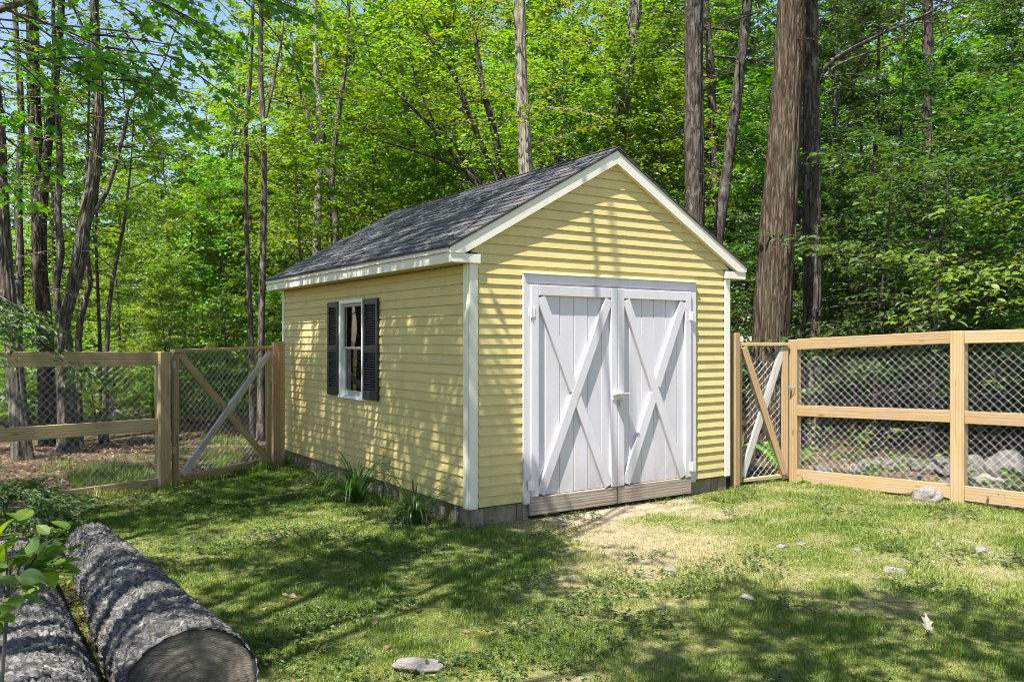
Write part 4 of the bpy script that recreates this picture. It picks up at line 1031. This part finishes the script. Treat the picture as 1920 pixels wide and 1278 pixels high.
for (k, _, _), qs in groups.items():                                     # one bough per bundle of leaf clusters
    P = TP[k]; qs = np.array(qs); r_ = np.hypot(qs[:, 0]-P[0, 0], qs[:, 1]-P[0, 1]); o = np.argsort(r_); qs = qs[o]; c_ = qs.mean(0); far = qs[-1]
    b0 = along(P, np.clip((c_[2]-2.2)/yard_trees[k][1], .3, .95)); Ld = np.linalg.norm(far-b0)
    t_ = np.linspace(0, 1, 8)[:, None]; mid = b0+(c_-b0)*.75+UP*.05*Ld+rng.normal(0, .12, 3)
    bq = (1-t_)**2*b0+2*t_*(1-t_)*mid+t_*t_*(far-UP*.1); bq[1:-1] += rng.normal(0, .05, (6, 3))
    tbs[k].tube(bq, np.linspace(.014+.005*Ld, .008, 8), 6)
    for q in qs:
        dd = np.linalg.norm(bq-q, axis=1); j = max(1, int(np.argmin(dd))-1); s0 = bq[j]; Ls = np.linalg.norm(q-s0)
        if Ls > .3: tbs[k].tube([s0, (s0+q)/2+rng.normal(0, .08*Ls, 3), q], (.010, .008, .006), 4)
        dn = nrmz(q-s0)
        for m_ in range(2): spray(lvs[k], tbs[k], q+rng.normal(0, .12, 3)-dn*.3, dn+rng.normal(0, .45, 3), .75, 7, 5, .125, .1, .45, .006, .5, .4)
labs = ['maple off to the left whose boughs shade the shed', 'maple left of the logs whose boughs overhang the lawn', 'maple behind the viewpoint at left overhanging the yard', 'maple behind the viewpoint shading the near lawn', 'maple past the left fence overhanging the shed roof', 'maple far left whose high boughs reach the yard']
for (p, h), tb, lv, lab in zip(yard_trees, tbs, lvs, labs):
    loc = (p[0], p[1], float(gz(*p))); t = thing('maple_tree', loc, lab, 'tree')
    tm = tb.mesh('trunk', True); put('trunk', tm, M_bark, t, local(tm, loc))
    if lv.count(): cm = lv.mesh('crown'); put('crown', cm, M_leafD, t, local(cm, loc))
# ------------------------------------------------------------------ stones
def rock_mesh(seed, amp=.45, sub=4):
    bm = bmesh.new(); bmesh.ops.create_icosphere(bm, subdivisions=sub, radius=1); me = bpy.data.meshes.new('stone'); bm.to_mesh(me); bm.free()
    n = len(me.vertices); a = np.empty(n*3, np.float32); me.vertices.foreach_get('co', a); a = a.reshape(-1, 3).astype(float)
    r_ = np.random.default_rng(seed)
    for k in range(9):                                   # planes knocked off, then roughness
        nn = nrmz(r_.normal(0, 1, 3)); dd = a@nn; lim = r_.uniform(.55, .85); m_ = dd > lim; a[m_] -= (dd[m_]-lim)[:, None]*nn*.85
    d = (fbm(a[:, 0]*1.7+seed*7, a[:, 1]*1.7+a[:, 2]*2.1, seed, 4)-.5)*amp; d += (fbm(a[:, 0]*6+seed, a[:, 1]*6+a[:, 2]*7, seed+3, 3)-.5)*.09; a *= (1+d)[:, None]
    me.vertices.foreach_set('co', a.astype(np.float32).ravel()); me.polygons.foreach_set('use_smooth', np.ones(len(me.polygons), bool)); me.update(); return me
RK = [rock_mesh(s) for s in (3, 5, 8, 13, 21, 34)]; RKp = [r.copy() for r in RK]
for r in RK: r.materials.append(M_rock)
for r in RKp: r.materials.append(M_rockp)
def rock(x, y, s, label, sink=.35, pale=False, group=None, z=None, name='stone', rot=None):
    zz = float(gz(x, y)) if z is None else z
    M = Matrix.Translation((x, y, zz+s[2]*(1-2*sink))) @ Matrix.Rotation(rng.uniform(0, 6.28) if rot is None else rot, 4, 'Z') @ Matrix.Rotation(rng.normal(0, .12), 4, 'X') @ Matrix.Diagonal((*s, 1))
    o = put(name, (RKp if pale else RK)[int(rng.integers(6))], None, None, M); return tag(o, label, 'stone', group)
def rpx(u, v, d, s, label, **k):
    p = at(u, v, d); return rock(p[0], p[1], s, label, **k)
rpx(785, 1262, 4.72, (.17, .11, .042), 'flat pale grey stone set in the grass at the lower edge', sink=.4, rot=-.6, pale=True)
_q = FB-dirn(FA, FB)*.34-np.array([.07, 0]); rock(_q[0], _q[1], (.21, .15, .12), 'rounded pale stone under the notched bottom rail of the right fence', pale=True, sink=.28, rot=1.4)
for u, v, s, lab in ((1257, 1068, .075, 'small pale stone in the lawn nearest the paving'), (1676, 1073, .10, 'flat whitish stone alone in the sunny lawn at right'), (1747, 990, .10, 'whitish stone in the lawn below the right fence post'), (1398, 1120, .08, 'low grey stone in the lawn beside a long shadow'),
                     (1463, 1026, .06, 'small white stone left of two others in the sunny lawn'), (1503, 1022, .06, 'small white stone in the middle of a row in the lawn'), (1535, 1039, .06, 'small white stone nearest in a row in the lawn'), (1763, 1023, .055, 'small white stone beside a tuft in the lawn at right'), (1840, 1036, .1, 'broken pale stone in a bare patch at the far right'), (1608, 1035, .045, 'tiny pale stone between tufts in the lawn')):
    d_ = FPX*1.85/(v-CY); rpx(u, v, d_, (s, s*.7, s*.32), lab, pale=True, sink=.42)
rpx(66, 782, 17.5, (.95, .7, .55), 'large angular grey boulder behind the left fence', sink=.25); rpx(160, 772, 17.8, (.6, .5, .42), 'rounded mossy boulder behind the left fence', sink=.3, pale=True)
rpx(215, 772, 18.4, (.95, .5, .35), 'long low grey boulder right of the rounded one', sink=.3); rpx(505, 812, 13.8, (.22, .16, .09), 'flat grey stone in the leaf litter behind the wide gate', sink=.35)
rpx(1890, 850, 10.3, (.36, .30, .29), 'big pinkish grey boulder beyond the fence at the right edge', sink=.2); rpx(1823, 868, 10.4, (.20, .2, .27), 'upright grey stone beside the big boulder beyond the fence', sink=.2)
rpx(1853, 905, 10.2, (.30, .22, .15), 'pale flat stone in front of the big boulder', sink=.3, pale=True); rpx(1905, 925, 9.9, (.22, .2, .12), 'lowest stone beyond the fence at the right edge', sink=.3)
for k in range(80):                                     # the tumbled stone row beyond the fence
    f = rng.uniform(-.05, 1.9); q = FA+(FB-FA)*f+np.array([1, .14])*rng.uniform(.35, 2.6)
    s = rng.uniform(.05, .17)*(1+.25*f)
    rock(q[0], q[1], (s*1.25, s, s*.75), 'grey field stone in the tumbled stone row beyond the right fence', sink=rng.uniform(.15, .35), pale=rng.uniform() < .12, group='stones tumbled beyond the right fence')
for k in range(7):
    q = np.array([4.35, .45])+np.array([rng.uniform(-.1, .9), rng.uniform(.05, .9)]); s = rng.uniform(.09, .17)
    rock(q[0], q[1], (s*1.2, s, s*.8), 'whitish stone on the ground just behind the narrow gate', sink=.2, pale=True, group='stones behind the narrow gate')

# ------------------------------------------------------------------ the two felled logs
def endmat():
    m, t, b = mat('sawn_end'); g = G(t); v = g.coord('Object')
    sx = g.n('ShaderNodeSeparateXYZ', i_0=v); r_ = g.math('SQRT', g.math('ADD', g.math('MULTIPLY', sx.outputs[0], sx.outputs[0]), g.math('MULTIPLY', sx.outputs[2], sx.outputs[2])))
    n = g.noise(v, 5, 5, .6); rr = g.math('ADD', g.math('MULTIPLY', r_, 150.), g.math('MULTIPLY', n, 7.)); s = g.math('SINE', rr)
    saw = g.noise(g.coord('Object', (6, 1, 110)), 3, 3)
    n5 = g.noise(v, 4.6, 5, .65); c = g.ramp(n5, [(.36, (.03, .028, .026)), (.48, (.15, .125, .10)), (.64, (.36, .295, .22))])
    c = g.mix(g.math('MULTIPLY', g.math('ADD', s, 1.), .2), c, (.06, .045, .035)); cr = g.n('ShaderNodeTexVoronoi', feature='DISTANCE_TO_EDGE', i_Vector=g.coord('Object', (1.2, 1, 7)), i_Scale=2.2).outputs[0]
    c = g.mix(g.ramp(cr, [(.0, (.75, .75, .75)), (.02, (0, 0, 0))]), c, (.015, .013, .012))
    rim = g.ramp(g.math('ADD', r_, g.math('MULTIPLY', n, .03)), [(.288, (0, 0, 0)), (.300, (1, 1, 1))])
    c = g.mix(g.math('MULTIPLY', g.ramp(saw, [(.4, (0, 0, 0)), (.7, (1, 1, 1))]), .3), c, (.34, .30, .24))
    c = g.mix(rim, c, (.045, .042, .042))
    t.links.new(c, b.inputs['Base Color']); b.inputs['Roughness'].default_value = .9; t.links.new(g.bump(g.math('ADD', saw, g.math('MULTIPLY', s, .3)), .5, .01), b.inputs['Normal']); return m
M_end = endmat()
def make_log(x, y, Ln, r0, r1, yaw, label, seed, z=None, dip=0.):
    root = thing('log', (x, y, float(gz(x, y)) if z is None else z), label, 'log', rz=yaw); Mr = WM[root]
    na, nl = 160, 300; th = np.arange(na)*2*np.pi/na; s = np.linspace(0, 1, nl)**1.25
    TH, S_ = np.meshgrid(th, s*Ln, indexing='ij'); rad = r0+(r1-r0)*S_/Ln
    cu, cv = np.cos(TH), np.sin(TH); a1, a2, a3 = cu*2.2*5+seed, cv*2.2*5, S_*5
    d = fbm(a1*1.1+a3*.8, a2*1.1-a3*.6, seed, 3); pl = np.abs(fbm(a1*1.9+a3*2.0, a2*1.9+a3*1.3, seed+5, 3)-.5); f2 = fbm(a1*7+a3*8, a2*7-a3*6, seed+9, 3)
    dmp = .45+.55*sstep(0, .12, S_)
    rr = rad*(1+.05*(fbm(cu*1.3+S_*.9, cv*1.3+S_*.3, seed+2, 2)-.5)*2.2)+((d-.5)*.032+np.minimum(pl, .12)*.15+(f2-.5)*.026-.012)*dmp
    V = np.stack([rr*cu, S_, rr*cv+r0-dip*S_], -1)
    id_ = np.arange(na*nl).reshape(na, nl); nx = np.roll(id_, -1, 0)
    F = np.stack([id_[:, :-1], id_[:, 1:], nx[:, 1:], nx[:, :-1]], -1).reshape(-1, 4)
    put('bark', mesh_np('bark', V.reshape(-1, 3), F, True), M_logb, root, Mr.copy())
    V = [(0, .0, r0)]; m_ = 14; bound = rr[::2, 0]*.99; q = na//2
    for k in range(1, m_+1):
        f = k/m_
        for j in range(q): V.append((bound[j]*f*math.cos(th[2*j]), .012+rng.normal(0, .0012), r0+bound[j]*f*math.sin(th[2*j])))
    F3 = [[0, 1+(j+1) % q, 1+j] for j in range(q)]; F4 = [[1+(k-1)*q+j, 1+(k-1)*q+(j+1) % q, 1+k*q+(j+1) % q, 1+k*q+j] for k in range(1, m_) for j in range(q)]
    V = np.array(V)-np.array([0, 0, r0]); M = Mr @ Matrix.Translation((0, 0, r0))
    put('cut_end', mesh_np('cut_end', V, [np.array(F3), np.array(F4)[:, ::-1]], True), M_end, root, M)
    return root
pe = at(360, 1302, 3.72)
make_log(pe[0], pe[1], 4.3, .300, .19, -.03, 'thick grey felled log showing its sawn end in the near left corner', 11, z=pe[2]-.30, dip=.05)
make_log(pe[0]-.66, pe[1]-1.2, 5.6, .33, .24, -.03, 'second grey felled log lying along the left side of the first', 47, z=pe[2]-.34, dip=.055)

# ------------------------------------------------------------------ strap-leaved plants, ferns, weeds
def strap_plant(x, y, n, h, label, name='daylily', wd=.016, mt=None, tone=.4, spread=.55, cat='plant'):
    zz = float(gz(x, y)); V = []; F = []; lvv = []; k0 = 0
    for i in range(n):
        az = rng.uniform(0, 6.28); l = h*rng.uniform(.55, 1.25); el = rng.uniform(.9, 1.5); d = np.array([math.cos(az), math.sin(az), 0]); sd = np.array([-d[1], d[0], 0])
        o = d*rng.uniform(0, .05); m_ = 8; cur = o.copy(); ang = el; bend = rng.uniform(.06, spread*.5)
        for j in range(m_):
            f = j/(m_-1); w_ = wd*(1-.95*f**2.2)*rng.uniform(.95, 1.05)
            V += [cur-sd*w_*.5+UP*.003, cur, cur+sd*w_*.5+UP*.003]; lvv += [np.clip(tone+rng.normal(0, .05)+.3*(f > .8)*rng.uniform(), 0, 1)]*3
            cur = cur+(d*math.cos(ang)+UP*math.sin(ang))*l/m_; ang -= bend*(1+2*f)
            if j < m_-1:
                a = k0+3*j; F += [[a, a+1, a+4, a+3], [a+1, a+2, a+5, a+4]]
        k0 += 3*m_
    o = put(name, mesh_np(name, np.array(V), np.array(F), True, {'lv': ('POINT', lvv)}), mt or M_strap, None, Matrix.Translation((x, y, zz-.01)))
    return tag(o, label, cat)
strap_plant(-.40, 1.86, 64, .86, 'dark strap leaved plant with tall arching blades under the shed window', wd=.026)
strap_plant(-.36, .50, 80, .74, 'drooping clump of strap leaves nearest the front corner of the shed', wd=.024, spread=.9)
strap_plant(-.38, 3.15, 60, .5, 'pale grassy clump beside the foundation near the wide gate', wd=.010, tone=.8, spread=.8)
strap_plant(-.30, 1.45, 26, .34, 'low dark clump right of the tall strap leaved plant', wd=.014)
strap_plant(-.50, 4.75, 40, .34, 'dark tuft of blades at the foot of the wide gate', wd=.012)
strap_plant(-.62, 5.9, 70, .5, 'bright grassy clump growing behind the wide gate', wd=.009, tone=.75, mt=M_leafY)
strap_plant(-.95, 5.55, 60, .36, 'smaller bright grassy clump left of the one behind the gate', wd=.008, tone=.7, mt=M_leafY)
strap_plant(4.86, -.28, 24, .16, 'leafy weed at the foot of the right gate post', 'weed', wd=.02, mt=M_leaf)
def fern(x, y, n, l, label, mt=M_leafY):
    lv = Leaves(); z = float(gz(x, y))
    for i in range(n):
        az = rng.uniform(0, 6.28); d = np.array([math.cos(az), math.sin(az), 0]); t = np.linspace(.12, 1, 22); P = np.array([x, y, z])+d*(l*t*.7)[:, None]+UP*(l*(1.2*t-.75*t*t))[:, None]
        sd = np.array([-d[1], d[0], 0])
        for s in (-1, 1): lv.add(P, sd*s+d*.35-UP*.15, UP+d*-.3+rng.normal(0, .1, 3), .30*l*(1.05-t)*(.4+t)+.02, np.clip(rng.normal(.55, .15, 22), 0, 1))
    b = (x, y, z); me = lv.mesh('fern', .24); M = local(me, b); tag(put('fern', me, mt, None, M), label, 'fern')
p = at(1466, 812, 11.9); fern(p[0], p[1], 13, .75, 'bright green fern showing through the narrow right gate')
p = at(1500, 850, 12.6); fern(p[0], p[1], 9, .4, 'small fern low behind the right gate post', M_leaf)

def leafy_weed(x, y, n, h, ls, label, mt, name='weed'):
    lv = Leaves(); tb = MB(); z = float(gz(x, y)); b = np.array([x, y, z])
    for i in range(n):
        a_ = azdir(rng.uniform(0, 6.28), rng.uniform(.5, 1.4)); spray(lv, tb, b, a_, h*rng.uniform(.6, 1.1), 4, 4, ls, .2, .4, .004, .45, .5)
    t = thing(name, b, label, 'plant'); me = tb.mesh('stem'); put('stem', me, M_dark, t, local(me, b)); me = lv.mesh('foliage'); put('foliage', me, mt, t, local(me, b))
q = FB+np.array([.45, -.32]); leafy_weed(q[0], q[1], 9, .45, .09, 'low green weed beyond the fence right of the sunlit post', M_leaf)
q = FB+np.array([.6, .35]); leafy_weed(q[0], q[1], 7, .4, .08, 'yellowish weed among the stones left of the sunlit post', M_leafY)
q = FB+np.array([.7, 1.3]); leafy_weed(q[0], q[1], 8, .6, .08, 'leafy weed among the stones in the middle of the fence bay', M_leaf)
q = FA+np.array([.9, -.2]); leafy_weed(q[0], q[1], 9, .8, .09, 'taller weed beyond the fence near the gate post', M_leaf)

# ------------------------------------------------------------------ boughs and saplings close to the viewpoint
def near_tree(name, label, foot, h, r, boughs, mt, bk, ls, wid, shape, ntw, lpt, droop, tone=.5, cat='tree', flat=.45, twf=.42):
    tb = MB(); lv = Leaves(); b = np.array([foot[0], foot[1], float(gz(*foot))]); P = stem_path(h, .02, .08, 8)+b; P[0, 2] -= .2
    tb.tube(P, r*(1-.8*np.linspace(0, 1, 8)), 8)
    for (q0, q1, n) in boughs:
        q0, q1 = np.asarray(q0), np.asarray(q1); s0 = P[int(np.argmin(np.abs(P[:, 2]-q0[2]+.5)))]
        tb.tube([s0, (s0+q0)/2+rng.normal(0, .05, 3), q0], (r*.13, r*.10, r*.07), 5)
        for i in range(n):
            f = i/max(1, n-1); o = rng.normal(0, .10, 3)
            spray(lv, tb, q0+(q1-q0)*f*.5+o, (q1-q0)+rng.normal(0, .25, 3)*np.linalg.norm(q1-q0), np.linalg.norm(q1-q0)*rng.uniform(.55, .8), ntw, lpt, ls, droop, flat, .008, twf, tone)
    t = thing(name, b, label, cat); me = tb.mesh('trunk', True); put('trunk', me, bk, t, local(me, b)); me = lv.mesh('crown', wid, shape); put('crown', me, mt, t, local(me, b))
near_tree('hemlock', 'dark hemlock at the left edge with a feathery bough across the fence', spot(-190, 6.2), 7, .10,
          [(at(-150, 500, 6.2), at(25, 610, 6.0), 3), (at(-140, 550, 6.0), at(95, 665, 5.8), 3)], M_hem, M_dark, .060, .38, 'kite', 18, 12, .16, .75, flat=.3, twf=.36)
near_tree('hemlock_sapling', 'low dark hemlock sapling at the far end of the logs', spot(-40, 8.0), .7, .03,
          [(at(-40, 915, 8.0), at(110, 925, 7.9), 4), (at(0, 940, 7.8), at(140, 965, 7.7), 5), (at(-40, 965, 7.6), at(90, 995, 7.5), 4), (at(-60, 930, 8.0), at(60, 945, 7.9), 5)], M_hem, M_dark, .06, .36, 'kite', 15, 11, .10, .6, 'sapling', .3, .36)
near_tree('maple_tree', 'near maple out of view at left with dark low boughs across the top', spot(-1500, 4.0), 9, .08,
          [(at(60, 60, 5.2), at(360, 150, 5.4), 9), (at(120, -80, 5.4), at(420, 40, 5.8), 9), (at(240, 60, 5.6), at(400, 190, 5.6), 5), (at(-60, 30, 5.0), at(180, 110, 5.2), 6), (at(-80, 180, 5.4), at(110, 290, 5.6), 4), (at(330, -90, 6.0), at(560, 30, 6.4), 6)], M_leaf, M_dark, .066, .8, 'maple', 7, 4, .12, .45, flat=.5)
near_tree('maple_sapling', 'bright leafed sapling reaching over the right end of the fence', spot(1985, 11.6), 4.2, .035,
          [(at(1960, 500, 11.5), at(1700, 470, 11.4), 5), (at(1960, 560, 11.4), at(1740, 560, 11.0), 5), (at(1960, 420, 11.6), at(1800, 400, 11.6), 5), (at(1980, 470, 11.8), at(1880, 500, 11.0), 5)], M_leaf, M_dark, .115, .5, 'ovate', 8, 6, .12, .6, flat=.35)
# the bright sapling over the logs
tb = MB(); lv = Leaves(); foot = at(-60, 1330, 2.9); foot[2] = float(gz(foot[0], foot[1]))
tips = [((130, 985), 2.9), ((100, 1010), 2.95), ((60, 1035), 2.85), ((10, 1010), 2.8), ((20, 1080), 2.6), ((70, 1070), 2.9), ((0, 1150), 2.5), ((-40, 1040), 2.7), ((120, 1040), 2.95), ((30, 980), 3.0)]
main = at(15, 1120, 2.8); tb.tube([foot, (foot+main)/2+np.array([.03, 0, 0]), main], (.010, .008, .006), 6)
for (u, v), d_ in tips:
    q = at(u, v, d_); tb.tube([main, (main+q)/2+UP*.03, q], (.004, .003, .002), 4)
    for j in range(8):
        pq = q+(main-q)*rng.uniform(0, .6)+rng.normal(0, .02, 3); dd = nrmz(q-main)+rng.normal(0, .8, 3); dd[2] = dd[2]*.4-.1
        nn = rng.normal(0, .35, 3); nn[2] += 1
        lv.add(pq, dd, nn, rng.uniform(.06, .095), np.clip(rng.normal(.5, .25), 0, 1))
t = thing('sapling', foot, 'bright green broadleaf sapling leaning over the logs in the near left corner', 'sapling')
me = tb.mesh('stem', True); put('stem', me, M_bark, t, local(me, foot)); me = lv.mesh('foliage', .62, 'ovate'); put('foliage', me, M_leaf, t, local(me, foot))

# ------------------------------------------------------------------ fallen leaves, grass
def litter(n, xs, ys, name, smin=.035, smax=.075, keep=None):
    x = rng.uniform(*xs, n); y = rng.uniform(*ys, n); k = keep(x, y) > rng.uniform(0, 1, n); x, y = x[k], y[k]; n = len(x)
    lv = Leaves(); az = rng.uniform(0, 6.28, n); D = np.stack([np.cos(az), np.sin(az), rng.normal(0, .25, n)], -1); N = rng.normal(0, .4, (n, 3)); N[:, 2] += 1
    lv.add(np.stack([x, y, gz(x, y)+rng.uniform(.004, .03, n)], -1), D, N, rng.uniform(smin, smax, n), rng.uniform(0, 1, n)); put(name, lv.mesh(name), M_dead, kind='stuff')
outside = lambda x, y: np.where(in_yard(x, y) < 0, np.clip(fbm(x*.7, y*.7, 55, 3)*2.4-.55, .06, 1), 0)*np.where((x > -.1) & (x < 3.85) & (y > -.1) & (y < 5.7), 0, 1)
litter(60000, (-9, 3), (3.5, 19), 'leaf_litter', keep=outside)
litter(16000, (4, 13), (-6, 9), 'leaf_litter', keep=outside)
litter(9000, (-5.4, -1.4), (-4.2, 4.4), 'leaf_litter', keep=lambda x, y: np.where((x < -3.15) & (in_yard(x, y) > 0) & (np.abs(x-(pe[0]-.35)) < .28), 1., np.where(in_yard(x, y) < .9, .28, .02))*np.where(y < 4.2, 1, .6))
def grass(n, xs, ys, keep, hh, ww, name, dens=1.):
    x = rng.uniform(*xs, n); y = rng.uniform(*ys, n); k = keep(x, y)*dens > rng.uniform(0, 1, n); x, y = x[k], y[k]; n = len(x)
    dist = np.maximum(4.5, (np.stack([x, y], -1)-CAM[:2])@FW[:2])
    tuft = fbm(x*3.1, y*3.1, 31, 3); big = fbm(x*.8, y*.8, 41, 3)
    h = hh*(.6+.8*sstep(.35, .75, tuft))*rng.uniform(.5, 1.3, n); wd = ww*(dist/6)**.8*rng.uniform(.7, 1.3, n)
    az = rng.uniform(0, 6.28, n); ln = rng.uniform(.15, 1.1, n); d = np.stack([np.cos(az), np.sin(az), 0*az], -1); sd = np.stack([-d[:, 1], d[:, 0], 0*az], -1)
    b = np.stack([x, y, gz(x, y)-.004], -1); m_ = b+d*(h*ln*.3)[:, None]+UP*(h*.62)[:, None]; tp = b+d*(h*ln*.95)[:, None]+UP*(h*(1.05-.35*ln))[:, None]
    V = np.stack([b-sd*wd[:, None]*.5, b+sd*wd[:, None]*.5, m_+sd*wd[:, None]*.36, m_-sd*wd[:, None]*.36, tp], 1)
    straw = np.clip(.26+.22*sstep(-.5, 1.8, x)+.9*(big-.5)+.55*(bare(x, y)-.35)+rng.normal(0, .17, n)+(rng.uniform(0, 1, n) < .12)*.4, 0, 1)
    base = np.arange(n)[:, None]*5
    put(name, mesh_np(name, V.reshape(-1, 3), [base+np.array([[0, 1, 2, 3]]), base+np.array([[3, 2, 4]])], True, {'lv': ('POINT', np.repeat(straw, 5))}), M_grass, kind='stuff')
inshed = lambda x, y: (x > -.03) & (x < W+.03) & (y > -.02) & (y < L+.03)
def lawn_keep(x, y):
    dist = np.maximum(4.2, (np.stack([x, y], -1)-CAM[:2])@FW[:2]); lat = np.abs((np.stack([x, y], -1)-CAM[:2])@RT[:2])
    v = (in_yard(x, y) > -.05)*(~inshed(x, y))*(lat < dist*.72+.8)*np.where((np.stack([x, y], -1)-CAM[:2])@FW[:2] > 3.2, 1, 0)
    pav = (x > .8) & (x < 3.1) & (y > -.5) & (y < 0)
    return v*np.clip((1.08-1.0*bare(x, y))*(.55+.7*sstep(.3, .6, fbm(x*3.1, y*3.1, 31, 3))), .26, 1)*np.where(pav, .12, 1)*(5.5/dist)**.55
grass(1250000, (-5.2, 5.6), (-5.2, 5.2), lawn_keep, .033, .0052, 'lawn_grass')
rough = lambda x, y: np.where(in_yard(x, y) < .25, 1, 0)*(~inshed(x, y))*sstep(.48, .62, fbm(x*.9, y*.9, 63, 3))*sstep(-5, -1.2, in_yard(x, y))
grass(90000, (-7, .2), (2.8, 10), rough, .14, .005, 'rough_grass')
litter(14000, (-3, 5.2), (-5, 4.5), 'lawn_litter', .018, .045, keep=lambda x, y: np.where((in_yard(x, y) > .1), .035+.06*bare(x, y), 0)*(~inshed(x, y)))
def clover(n):
    x = rng.uniform(-3, 5.2, n); y = rng.uniform(-5, 4.6, n); k = (in_yard(x, y) > 0)*(~inshed(x, y))*sstep(.52, .66, fbm(x*1.6, y*1.6, 91, 3)) > rng.uniform(0, 1, n); x, y = x[k], y[k]; n = len(x)
    lv = Leaves(); az = rng.uniform(0, 6.28, (n, 3)); D = np.stack([np.cos(az), np.sin(az), rng.uniform(-.1, .5, (n, 3))], -1).reshape(-1, 3); N = rng.normal(0, .35, (3*n, 3)); N[:, 2] += 1
    P = np.repeat(np.stack([x, y, gz(x, y)+rng.uniform(.012, .05, n)], -1), 3, 0)
    lv.add(P, D, N, rng.uniform(.014, .036, 3*n), np.clip(rng.normal(.4, .22, 3*n), 0, 1)); put('lawn_weeds', lv.mesh('lawn_weeds', .75), M_leafD, kind='stuff')
clover(40000)
p = at(1737, 1203, 5.15); lv = Leaves(); lv.add([p*[1, 1, 0]+[0, 0, float(gz(p[0], p[1]))+.05]], [.3, .2, .6], [.2, -.5, .6], .11, .95)
tag(put('fallen_leaf', lv.mesh('fallen_leaf', .8, 'maple'), plain('dry_leaf', (.55, .48, .34), .8)), 'pale fallen star shaped leaf upright on the sunny lawn', 'leaf')
